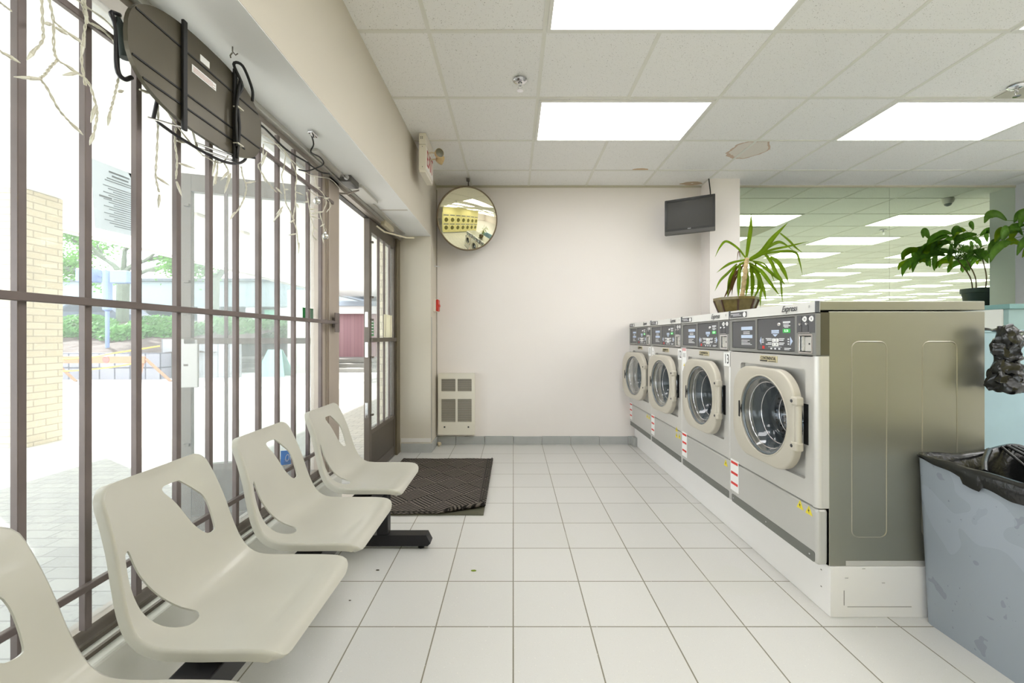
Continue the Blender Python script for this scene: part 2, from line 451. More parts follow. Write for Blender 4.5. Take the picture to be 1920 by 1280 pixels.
# ------------------------------------------------------------------ door leaves
def leaf(name, y0, y1, label=None):
    """leaf in the wall plane, lock stile at y0, hinge stile at y1; meshes around x=WX"""
    st = bmesh.new(); X0, X1 = WX - 0.045, WX
    bx(st, X0, X1, y0, y0 + 0.05, 0.012, 2.085, 0.002); bx(st, X0, X1, y1 - 0.05, y1, 0.012, 2.085, 0.002)
    bx(st, X0, X1, y0 + 0.05, y1 - 0.05, 1.985, 2.085, 0.002); bx(st, X0, X1, y0 + 0.05, y1 - 0.05, 0.012, 0.10, 0.002)
    d = struct(name, st, BRONZE)
    obj('kick_panel', B(X0 + 0.01, X1 - 0.004, y0 + 0.05, y1 - 0.05, 0.10, 0.36, 0.002), M('kick_panel_brown', (96, 88, 80), 0.4, 0.4, var=0.1), d)
    rail = bmesh.new(); bx(rail, X0, X1, y0 + 0.05, y1 - 0.05, 0.36, 0.395, 0.002); bx(rail, X0 - 0.005, X1 + 0.02, y0 + 0.02, y1 - 0.02, 1.10, 1.135, 0.002)
    obj('rail', rail, BRONZE, d)
    obj('glass', B(WX - 0.028, WX - 0.022, y0 + 0.05, y1 - 0.05, 0.395, 1.985), glass_film(name + '_glass', (225, 232, 232), alpha=0.13), d)
    n = 4
    for k in range(1, n):
        yy = y0 + 0.05 + (y1 - y0 - 0.1) * k / n
        obj('bar', B(WX - 0.005, WX + 0.012, yy - 0.008, yy + 0.008, 0.395, 1.985), BARM, d)
    lk = bmesh.new()
    for z0, z1 in ((0.50, 0.62), (0.98, 1.10), (1.22, 1.34)): bx(lk, WX - 0.034, WX - 0.011, y0 - 0.0025, y0 + 0.001, z0, z1, 0.003)
    obj('latch_plate', lk, CHROME, d)
    g = bmesh.new()
    for z in (0.52, 0.98, 1.28, 1.46, 1.9): bx(g, WX - 0.002, WX + 0.02, y0 + 0.018, y0 + 0.045, z - 0.008, z + 0.008, 0.002)
    obj('bracket', g, BRONZE, d)
    return d
LB = leaf('door_1', 3.30, 4.02)
struct('door_frame', [(B(WX - 0.05, WX + 0.02, 4.02, 4.118, 0, 2.115, 0.003), M('jamb_olive', (120, 110, 90), 0.45, 0.3, var=0.12))])
g = bmesh.new(); bx(g, WX + 0.013, WX + 0.016, 3.62, 3.86, 1.137, 1.34, 0.001)
tag(obj('paper_sheet', g, thin('paper_cream', (240, 236, 218), 0.5, 0.7, 0.0)), 'torn cream paper sheet stuck on the barred door above its middle rail', 'paper')
g2 = [(B(WX - 0.0215, WX - 0.0195, 3.37, 3.46, 1.15, 1.29), M('hours_green', (70, 150, 90), 0.5))]
for k in range(5): g2.append((B(WX - 0.0194, WX - 0.0188, 3.38, 3.45, 1.165 + k * 0.024, 1.177 + k * 0.024), INKW))
tag(obj('hours_sticker', g2), 'small green opening hours sticker inside the glass of the closed barred door', 'sticker')

LA = leaf('door_2', 1.86, 2.66)
obj('lock_box', B(WX + 0.0005, WX + 0.02, 1.845, 1.95, 0.85, 1.13, 0.004), M('lock_box_grey', (196, 194, 190), 0.4, 0.3), LA)
# this leaf stands open outwards, turned about its hinge
hinge = Vector((WX - 0.02, 2.655, 0)); rz = Matrix.Rotation(radians(-72), 4, 'Z')
LA.location = hinge + rz @ (LA.location - hinge); LA.rotation_euler.z = radians(-72)

# ------------------------------------------------------------------ ceiling lights, sprinklers, domes
DIFF = bpy.data.materials.new('light_diffuser'); DIFF.use_nodes = True
_nt = DIFF.node_tree; _b = _nt.nodes['Principled BSDF']; _b.inputs['Base Color'].default_value = (0.9, 0.9, 0.88, 1)
_b.inputs['Emission Color'].default_value = (0.99, 0.985, 0.995, 1); _b.inputs['Emission Strength'].default_value = PANEL_GLOW
_ch = _nt.nodes.new('ShaderNodeTexChecker'); _ch.inputs['Scale'].default_value = 60
_g = _nt.nodes.new('ShaderNodeNewGeometry'); _nt.links.new(_g.outputs['Position'], _ch.inputs['Vector'])
_bp = _nt.nodes.new('ShaderNodeBump'); _bp.inputs['Strength'].default_value = 0.3; _nt.links.new(_ch.outputs['Fac'], _bp.inputs['Height']); _nt.links.new(_bp.outputs['Normal'], _b.inputs['Normal'])
LFRAME = M('light_frame', (234, 233, 226), 0.4)
def make_light(x, y):
    t = thing('ceiling_light', None, None, (x, y, CEIL - 0.006))
    f = bmesh.new()
    for (a, b_, c, d) in ((-0.598, 0.598, -0.293, -0.272), (-0.598, 0.598, 0.272, 0.293), (-0.598, -0.578, -0.272, 0.272), (0.578, 0.598, -0.272, 0.272)):
        bx(f, x + a, x + b_, y + c, y + d, CEIL - 0.010, CEIL - 0.0005, 0.001, 1)
    obj('frame', f, LFRAME, t)
    obj('diffuser', B(x - 0.578, x + 0.578, y - 0.272, y + 0.272, CEIL - 0.0065, CEIL - 0.001), DIFF, t)
    return t
proto = None; LG = 'fluorescent troffers in the tile ceiling'
def place_light(x, y, label):
    global proto
    if proto is None: proto = o = make_light(x, y)
    else:
        o = proto.copy(); COL.objects.link(o); o.location = (x, y, CEIL - 0.006)
        for ch in proto.children:
            c = ch.copy(); COL.objects.link(c); c.parent = o
    return tag(o, label, 'ceiling light', LG)
ORD = ['first', 'second', 'third', 'fourth', 'fifth', 'sixth', 'seventh', 'eighth', 'ninth', 'tenth', 'eleventh', 'twelfth', 'thirteenth']
xs_ = [0.165 + 0.6096 + 2.4384 * k for k in range(0, 9)]
ys_ = [3.1142 - 1.2192 * j for j in range(0, 13)]
named = {(0, 0): 'lit fluorescent ceiling panel beyond the sprinkler, straight above the open floor before the back wall',
         (0, 1): 'lit fluorescent ceiling panel cut by the top edge of the photo, left of centre',
         (1, 0): 'lit fluorescent ceiling panel at the right, above the washers and before the wall mirror',
         (1, 1): 'sliver of a lit ceiling panel in the top right corner of the photo'}
for i, x in enumerate(xs_):
    for j, y in enumerate(ys_):
        yy = 2 * BACK - y; q = x / yy
        near = x < 6.5 and y > -1.0
        seen = 0.46 < q < 1.25 and yy < 20.5
        if near or seen:
            if (i, j) in named: lb_ = named[(i, j)]
            elif 0.50 < q < 1.20 and yy < 20.5:
                m_ = sum(1 for x2 in xs_[:i] if 0.50 < x2 / yy < 1.20)
                lb_ = 'lit ceiling panel reflected in the wall mirror, %s row down, %s from left' % (ORD[j], ORD[m_])
            else: lb_ = 'lit ceiling panel over or behind the camera, seen in the round mirror if at all'
            place_light(x, y, lb_)

def sprinkler(x, y, label):
    t = thing('sprinkler', label, 'fire sprinkler', (x, y, CEIL), 'ceiling sprinklers')
    obj('escutcheon', L([(0.012, -0.004), (0.040, -0.003), (0.044, -0.010), (0.030, -0.020), (0.013, -0.022)], (x, y, CEIL), n=28), CHROME, t, smooth=40)
    g = L([(0.009, -0.02), (0.009, -0.038), (0.005, -0.042)], (x, y, CEIL), n=12)
    for s in (-1, 1): tube(g, [(x + s * 0.008, y, CEIL - 0.036), (x + s * 0.013, y, CEIL - 0.052), (x + s * 0.003, y, CEIL - 0.068)], 0.0022, 6)
    obj('frame', g, CHROME, t, smooth=40)
    obj('deflector', L([(0.0, -0.070), (0.019, -0.069), (0.019, -0.072), (0.0, -0.073)], (x, y, CEIL), n=16), CHROME, t)
sprinkler(0.043, 2.60, 'chrome pendant sprinkler in the ceiling tile left of the middle light panel')
sprinkler(3.22, 2.66, 'chrome pendant sprinkler near the right edge, before the right light panel')
def dome(x, y, label):
    t = thing('dome_camera', label, 'security camera', (x, y, CEIL), 'ceiling dome cameras')
    obj('housing', L([(0.055, -0.004), (0.058, -0.02), (0.05, -0.05), (0.036, -0.066)], (x, y, CEIL), n=24), WHITE, t, smooth=40)
    obj('lens_dome', L([(0.036, -0.062), (0.028, -0.082), (0.012, -0.092), (0.001, -0.094)], (x, y, CEIL), n=20), M('dome_grey', (150, 155, 155), 0.15), t, smooth=True)
dome(5.045, 4.02, 'white dome camera that shows near the top right of the wall mirror')
sprinkler(5.54, 2.62, 'chrome pendant sprinkler that shows only as a reflection in the wall mirror')
# sagging lifted tile beside the right sprinkler
struct('trim_9', B(3.22, 3.82, 2.22, 2.79, CEIL - 0.012, CEIL - 0.0045, 0.001), M('loose_tile', (196, 194, 178), 0.8, var=0.05))

# ------------------------------------------------------------------ convex mirror
def convex_mirror():
    c = Vector((-0.455, 4.17, 2.325)); R = 0.305
    t = thing('convex_mirror', 'round convex security mirror hanging from the ceiling by the back wall', 'security mirror', (c.x, c.y, c.z))
    dome_p = [(R * sin(a), -0.085 * (cos(a * 1.0) - 0.0)) for a in [i * pi / 2 / 14 for i in range(15)]]
    prof = []
    Rs = (R * R + 0.036 ** 2) / (2 * 0.036); amax = math.asin(R / Rs)
    for i in range(25):
        a = amax * i / 24; prof.append((max(Rs * sin(a), 0.0004), -(Rs * cos(a) - Rs * cos(amax))))
    g = L(prof, (0, 0, 0), 'Y', n=64)
    rim = tube(bmesh.new(), [(R * cos(2 * pi * k / 64), 0.004, R * sin(2 * pi * k / 64)) for k in range(64)], 0.009, 8, closed=True)
    back = L([(R, 0.004), (R * 0.9, 0.03), (0.02, 0.04)], (0, 0, 0), 'Y', n=48, cap1=True)
    Rm = Matrix.Rotation(radians(21), 4, 'Z') @ Matrix.Rotation(radians(11), 4, 'X')
    for b_ in (g, rim, back):
        for v in b_.verts: v.co = c + Rm @ v.co
    obj('mirror_dome', g, M('mirror_silver_warm', (236, 232, 205), 0.02, 1.0), t, smooth=True)
    obj('rim', rim, M('mirror_rim', (120, 106, 84), 0.4, 0.5), t, smooth=True)
    obj('backing', back, GREYP, t, smooth=40)
    hg = T([(c.x, c.y + 0.05, c.z + 0.22), (c.x, c.y + 0.05, CEIL - 0.01)], 0.006); tube(hg, [(c.x, c.y + 0.02, c.z + 0.24), (c.x, c.y + 0.06, c.z + 0.27)], 0.012)
    bx(hg, c.x - 0.02, c.x + 0.012, c.y + 0.03, c.y + 0.07, CEIL - 0.03, CEIL - 0.004, 0.003)
    obj('hanger', hg, BRONZE, t)
convex_mirror()

# wall mirror on the right half of the back wall
t = thing('wall_mirror', 'large greenish wall mirror right of the column, reflecting the lit ceiling', 'mirror', (3.8, BACK, 1.475))
MIR = M('mirror_silver_green', (228, 240, 216), 0.01, 1.0)
obj('mirror_pane', B(2.306, 4.00, BACK - 0.006, BACK - 0.001, 1.475, CEIL - 0.021), MIR, t)
obj('mirror_pane', B(4.003, RX - 0.001, BACK - 0.006, BACK - 0.001, 1.475, CEIL - 0.021), MIR, t)
obj('edge_strip', B(2.306, RX - 0.001, BACK - 0.016, BACK - 0.001, 1.452, 1.475), M('mirror_edge', (236, 232, 208), 0.4), t)

# ------------------------------------------------------------------ exit sign with emergency heads
def exit_sign():
    X0, X1, Y0, Y1 = -0.742, -0.686, 3.27, 3.56
    t = thing('exit_sign', 'white metal EXIT sign with red letters hung beside the soffit', 'exit sign', (-0.714, 3.41, 2.44))
    b_ = B(X0, X1, Y0, Y1, 2.455, 2.655, 0.003)
    bx(b_, X0 + 0.004, X1 - 0.004, Y0 + 0.002, Y1 - 0.002, 2.437, 2.456, 0.002)
    obj('housing', b_, M('sign_cream', (232, 226, 212), 0.45), t)
    obj('canopy', B(X0, X1, Y0, Y1, 2.658, CEIL - 0.005, 0.003), M('sign_cream', (232, 226, 212), 0.45), t)
    for side, x, ex in ((1, X1, 1), (-1, X0, -1)):
        pl = B(x - 0.0005 if ex > 0 else x - 0.0015, x + 0.0015 if ex > 0 else x + 0.0005, Y0 + 0.012, Y1 - 0.012, 2.468, 2.642)
        obj('face_plate', pl, M('sign_face', (240, 236, 226), 0.4), t)
        tx = text_bm('EXIT', 0.185, 0.0007)
        for v in tx.verts: v.co.x *= 0.62
        basis(tx, (x + ex * 0.0022, (Y0 + Y1) / 2, 2.556), (0, ex, 0), (0, 0, 1), (ex, 0, 0))
        obj('letters', tx, M('exit_red', (176, 30, 44), 0.4), t)
    g = bmesh.new()
    for k in range(4): bx(g, X0 + 0.012 + (k % 2) * 0.012, X0 + 0.018 + (k % 2) * 0.012, Y0 - 0.0012, Y0 + 0.001, 2.70 + 0.011 * (k // 2), 2.706 + 0.011 * (k // 2))
    for z in (2.64, 2.48): lathe(g, [(0.0001, -0.0015), (0.003, -0.001), (0.003, 0.001)], (X0 + 0.028, Y0, z), 'Y', n=8)
    obj('screw', g, INKK, t)
    for k, (y, z, d) in enumerate(((3.34, 2.615, Vector((0.5, -0.85, -0.1))), (3.43, 2.60, Vector((0.85, 0.5, -0.25))))):
        base = Vector((X1 + 0.005, y, z)); hub = base + Vector((0.075, 0.0, 0.0))
        h = thing('x', None, None, (0, 0, 0)); bpy.data.objects.remove(h)
        arm = T([base - Vector((0.012, 0, 0)), base + Vector((0.03, 0, 0.006)), hub], 0.006, 8)
        a = obj('lamp_arm', arm, IVORY, t)
        d.normalize(); q = d.to_track_quat('Z', 'Y')
        g = L([(0.004, -0.045), (0.026, -0.035), (0.034, -0.01), (0.036, 0.014), (0.033, 0.018)], (0, 0, 0), n=24); gl = L([(0.033, 0.013), (0.0005, 0.016)], (0, 0, 0), n=24)
        for b2 in (g, gl):
            for v in b2.verts: v.co = hub + Vector((0.01, 0, 0)) + q @ v.co
        hd = obj('lamp_head', g, M('head_beige', (208, 184, 138), 0.4), t, smooth=40)
        obj('lens', gl, M('head_lens', (120, 116, 96), 0.15), hd)
exit_sign()

# ------------------------------------------------------------------ television
def television():
    a = Vector((1.533, 4.21)); b_ = Vector((1.937, 3.99)); ex = (b_ - a).normalized(); wd = (b_ - a).length
    EX = Vector((ex.x, ex.y, 0)); EZ = Vector((0, 0, 1)); EY = Vector((-ex.y, ex.x, 0))    # EY points to the wall
    if EY.y < 0: EY = -EY
    def mp(u, v, q): return Vector((a.x, a.y, 2.165)) + EX * u + EZ * v + EY * q
    t = thing('television', 'small black flat television on a bracket at the column corner', 'television', mp(wd / 2, 0, 0.02))
    H = 0.352
    def pb(u0, u1, v0, v1, q0, q1, bev=0.0):
        g = B(u0, u1, q0, q1, v0, v1, bev)
        for v in g.verts: v.co = mp(v.co.x, v.co.z, v.co.y)
        bmesh.ops.recalc_face_normals(g, faces=g.faces); return g
    body = plate(bmesh.new(), rrect(wd / 2, H / 2, wd / 2, H / 2, 0.006), [rrect(wd / 2, H / 2 + 0.018, wd / 2 - 0.022, H / 2 - 0.04, 0.001, 1)], 0.03, lambda u, v, q: mp(u, v, q))
    obj('bezel', body, M('tv_gloss_black', (46, 46, 42), 0.25, spec=0.3), t)
    obj('back_cover', pb(0.02, wd - 0.02, 0.02, H - 0.02, 0.03, 0.055, 0.01), BLACK, t)
    obj('screen', pb(0.018, wd - 0.018, 0.035, H - 0.018, 0.006, 0.012), M('tv_screen', (62, 61, 56), 0.3, spec=0.25), t)
    obj('lower_strip', pb(0.004, wd - 0.004, 0.002, 0.036, -0.002, 0.004, 0.001), M('tv_strip', (70, 68, 62), 0.3), t)
    lg = text_bm('AOC', 0.014, 0.0004)
    for v in lg.verts: v.co = mp(wd / 2 + v.co.x, 0.047 + v.co.y, -0.001 - v.co.z)
    obj('logo', lg, INKW, t)
    arm = T([mp(wd / 2 + 0.08, H / 2, 0.05), (1.93, 4.20, 2.34), (2.0, 4.30, 2.34)], 0.016, 10); bx(arm, 1.985, 2.0, 4.26, 4.36, 2.28, 2.40)
    obj('wall_bracket', arm, BLACK, t)
    cab = T([(1.985, 4.222, CEIL - 0.004), (1.992, 4.22, 2.68), (1.998, 4.215, 2.60), (1.975, 4.17, 2.53), (1.93, 4.09, 2.50)], 0.006, 8, smooth=4)
    obj('power_cable', cab, CORD, t)
television()

# ------------------------------------------------------------------ wall heater, fire alarm, small things on the walls
def wall_heater():
    x0, x1, y0, y1, z0, z1 = -0.788, -0.400, 4.352, BACK, 0.118, 0.764
    t = thing('wall_heater', 'white metal fan heater with four grilles low on the back wall', 'wall heater', ((x0 + x1) / 2, 4.39, z0))
    cx = (x0 + x1) / 2; HC = M('heater_enamel', (228, 223, 208), 0.4, var=0.02)
    holes = [(x0 + 0.035, x0 + 0.183, z0 + 0.455, z0 + 0.585), (x1 - 0.183, x1 - 0.035, z0 + 0.455, z0 + 0.585), (x0 + 0.035, x0 + 0.183, z0 + 0.135, z0 + 0.375), (x1 - 0.183, x1 - 0.035, z0 + 0.135, z0 + 0.375)]
    pl = plate(bmesh.new(), rrect(cx, (z0 + z1) / 2, (x1 - x0) / 2, (z1 - z0) / 2, 0.012), [rrect((a + b_) / 2, (c + d) / 2, (b_ - a) / 2, (d - c) / 2, 0.004, 2) for a, b_, c, d in holes], 0.02, lambda u, v, q: Vector((u, y0 + q, v)))
    bx(pl, x0 + 0.006, x1 - 0.006, y0 + 0.02, y1, z0 + 0.005, z1 - 0.005, 0.003)
    obj('cabinet', pl, HC, t)
    for a, b_, c, d in holes:
        g = bmesh.new(); n = int((d - c) / 0.0095)
        for k in range(n):
            z = c + (d - c) * (k + 0.5) / n
            bx(g, a, b_, y0 + 0.006, y0 + 0.012, z - 0.002, z + 0.002)
        bk = B(a, b_, y0 + 0.0185, y0 + 0.0199, c, d)
        obj('grille', [(g, M('heater_slat', (196, 190, 176), 0.4)), (bk, M('heater_dark', (96, 90, 78), 0.6))], None, t)
    for s in (-1, 1): obj('knob', L([(0.0002, -0.004), (0.008, -0.004), (0.009, 0.001)], (cx + s * 0.125, y0, z0 + 0.082), 'Y', n=16), INKK, t)
wall_heater()
t = thing('fire_alarm', 'red fire alarm pull station on the side of the pillar', 'fire alarm', (LX + 0.02, 4.28, 1.42))
obj('back_box', B(LX, LX + 0.028, 4.225, 4.335, 1.40, 1.53, 0.003), M('alarm_cream', (236, 228, 214), 0.4), t)
obj('pull_body', B(LX + 0.028, LX + 0.052, 4.23, 4.33, 1.405, 1.525, 0.008), M('alarm_red', (206, 52, 36), 0.35), t)
obj('pull_handle', B(LX + 0.05, LX + 0.062, 4.25, 4.31, 1.45, 1.475, 0.003), M('alarm_red', (206, 52, 36), 0.35), t)
tag(obj('wall_peg', T([(LX, 4.30, 1.875), (LX + 0.05, 4.31, 1.87)], 0.006)), 'small dark peg sticking out of the pillar below the round mirror', 'hook')
t = thing('paper_scrap', 'crumpled beige scrap lying at the foot of the pillar by the heater', 'litter', (-0.77, 4.33, 0))
bpy.data.objects.remove(t)
g = bmesh.new(); bmesh.ops.create_icosphere(g, subdivisions=2, radius=0.028)
for v in g.verts: v.co = Vector((-0.775, 4.36, 0.021)) + v.co * random.uniform(0.65, 1.0)
tag(obj('paper_scrap', g, M('scrap_beige', (206, 192, 160), 0.8)), 'crumpled beige scrap lying on the floor between pillar and heater', 'litter')

# door closer arm, bracket and camera under the soffit
t = thing('door_closer', 'beige door closer with a long arm above the closed door', 'door closer', (-1.06, 3.72, 2.07))
obj('closer_body', B(-1.125, -1.075, 3.50, 3.76, 2.085, 2.138, 0.012), IVORY, t)
obj('closer_arm', T([(-1.10, 3.36, 2.035), (-1.09, 3.52, 2.03), (-0.96, 3.72, 2.03), (-0.89, 3.74, 2.032)], 0.007, 8), IVORY, t)
obj('end_cap', L([(0.012, 0), (0.012, 0.052), (0.004, 0.056)], (-1.10, 3.50, 2.11), 'Y', n=14), ALU, t)
t = thing('soffit_camera', 'small grey box camera fixed under the soffit above the mullion', 'security camera', (-1.02, 2.60, 2.13))
obj('camera_body', B(-1.07, -1.00, 2.56, 2.70, 2.10, 2.1415, 0.006), M('cam_grey', (96, 94, 90), 0.4), t)
obj('lens', L([(0.0003, -0.004), (0.016, -0.003), (0.018, 0.004)], (-1.025, 2.56, 2.122), 'Y', n=18), CHROME, t)
obj('bracket_arm', T([(-1.14, 2.66, 2.06), (-1.06, 2.67, 2.06), (-1.03, 2.70, 2.085), (-1.01, 2.72, 2.10)], 0.006), ALU, t)
struct('trim_10', B(-1.08, -0.99, 2.72, 3.05, 2.118, 2.1418, 0.002), M('cover_plate', (214, 212, 206), 0.4))
struct('trim_11', B(-1.04, -0.83, 3.255, 3.275, 2.136, 2.1425), M('soffit_joint', (206, 200, 190), 0.6))
for k, (px, py) in enumerate(((328, 30), (423, 110))):
    p = onX(px, py, -0.985) if False else None
hooks = [(-0.955, 1.175), (-0.965, 1.43)]
for k, (x, y) in enumerate(hooks):
    g = T([(x, y, 2.142), (x, y, 2.122), (x + 0.008, y + 0.004, 2.112), (x + 0.016, y + 0.004, 2.118)], 0.0022, 6); tube(g, [(x, y, 2.118), (x - 0.008, y, 2.108), (x - 0.006, y, 2.10)], 0.0022, 6)
    tag(obj('ceiling_hook', g, M('hook_wire', (120, 116, 108), 0.4, 0.6)), ['wire hook in the soffit above the middle of the oval sign, the nearer one', 'wire hook in the soffit above the far end of the oval sign'][k], 'hook', 'wire hooks in the soffit')
g = T([onX(560, 318, -1.05), onX(578, 320, -1.04), onX(606, 308, -1.03), onX(600, 295, -1.02), onX(583, 285, -1.01), onX(588, 270, -1.0), (-0.985, 2.02, 2.138)], 0.0035, 6, smooth=5)
g2 = B(-0.99, -0.965, 2.00, 2.06, 2.125, 2.141, 0.003)
tag(obj('loose_wire', [(g, CORD), (g2, CHROME)]), 'loose curled black wire with a silver plug under the soffit past the oval sign', 'wire')

# ------------------------------------------------------------------ security grille on the window
XB = -1.10
t = thing('window_grille', 'brown square-bar security grille across the shop window', 'window grille', (XB, 0.5, 0.4))
ys = [0.925 + 0.1447 * k for k in range(-14, 11)]
for y in ys:
    obj('bar', B(XB - 0.009, XB + 0.009, y - 0.009, y + 0.009, 0.39, 2.078, 0.0015, 1), BARM, t)
for z, hh in ((1.23, 0.010), (1.945, 0.009), (0.505, 0.009)):
    obj('rail', B(XB + 0.009, XB + 0.024, -1.15, 2.50, z - hh, z + hh, 0.0015, 1), BARM, t)
br = B(XB + 0.010, XB + 0.016, 2.535, 2.60, 1.17, 1.29, 0.003); tube(br, [(XB + 0.012, 2.48, 1.23), (XB + 0.012, 2.56, 1.23)], 0.009)
bx(br, WX + 0.03, XB + 0.012, 2.55, 2.59, 1.20, 1.26, 0.002)
obj('end_bracket', br, BARM, t)

# notices on the glass
def sheet(name, corners, label, cat, lines, matp, depth=0.0012):
    """corners: four points TL TR BR BL on the glass plane"""
    tl, tr_, br_, bl = corners
    def P(u, v, d): return (tl * (1 - u) + tr_ * u) * (1 - v) + (bl * (1 - u) + br_ * u) * v + Vector((d, 0, 0))
    g = bmesh.new(); n = 8
    for side in (0, 1):
        pass
    vs = [[g.verts.new(P(i / n, j / n, 0.001 + 0.004 * abs(sin(i / n * pi) * sin(j / n * 3)))) for i in range(n + 1)] for j in range(n + 1)]
    for j in range(n):
        for i in range(n): g.faces.new((vs[j][i], vs[j][i + 1], vs[j + 1][i + 1], vs[j + 1][i]))
    bmesh.ops.solidify(g, geom=g.faces[:], thickness=depth)
    inkb = bmesh.new()
    for (u0, u1, v0, v1) in lines:
        q = [P(u0, v0, 0.0075), P(u1, v0, 0.0075), P(u1, v1, 0.0075), P(u0, v1, 0.0075)]; q2 = [p + Vector((0.0006, 0, 0)) for p in q]
        a = [inkb.verts.new(p) for p in q]; b2 = [inkb.verts.new(p) for p in q2]
        inkb.faces.new(a[::-1]); inkb.faces.new(b2)
        for i in range(4): inkb.faces.new((a[i], a[(i + 1) % 4], b2[(i + 1) % 4], b2[i]))
    return tag(obj(name, [(g, matp), (inkb, M('notice_ink', (168, 176, 180), 0.6))]), label, cat)
gx = WX - 0.022
lines = [(0.35, 0.85, 0.10, 0.125), (0.42, 0.82, 0.155, 0.18), (0.3, 0.92, 0.21, 0.225), (0.25, 0.9, 0.245, 0.26)]
lines += [(0.2 + 0.12 * (k % 3), 1.0 - 0.04 * (k % 2), 0.33 + 0.034 * k, 0.342 + 0.034 * k) for k in range(18)] + [(0.1, 0.4, 0.50, 0.525)]
sheet('paper_notice', [onX(168, 295, gx), onX(249, 327, gx), onX(248, 443, gx), onX(177, 427, gx)], 'pale printed notice taped to the window glass between bars', 'notice', lines, thin('notice_paper', (230, 235, 237), 0.5, 0.8, 0.0))
st = sheet('opening_sticker', [onX(567, 576, gx), onX(587, 579, gx), onX(587, 601, gx), onX(567, 598, gx)], 'small green and grey sticker on the window glass beside the mullion', 'sticker', [(0.5 + 0.1 * k, 0.53 + 0.1 * k, 0.1, 0.9) for k in range(4)], M('sticker_green', (60, 140, 84), 0.5))
c = [onX(526, 845, gx), onX(552, 843, gx), onX(552, 868, gx), onX(526, 872, gx)]
tag(sheet('blue_sticker', c, 'blue printed sticker low on the window glass behind the second chair', 'sticker', [(0.1, 0.9, 0.62, 0.66), (0.1, 0.8, 0.74, 0.78), (0.1, 0.9, 0.86, 0.9)], M('sticker_blue', (120, 160, 205), 0.5)))
p = (c[0] + c[1]) / 2
tx = text_bm('OH', 0.055, 0.0004); basis(tx, (gx + 0.009, p.y, p.z - 0.035), (0, 1, 0), (0, 0, 1), (1, 0, 0))
tag(obj('sticker_lettering', tx, INKW), 'white letters OH printed on the blue window sticker', 'lettering')

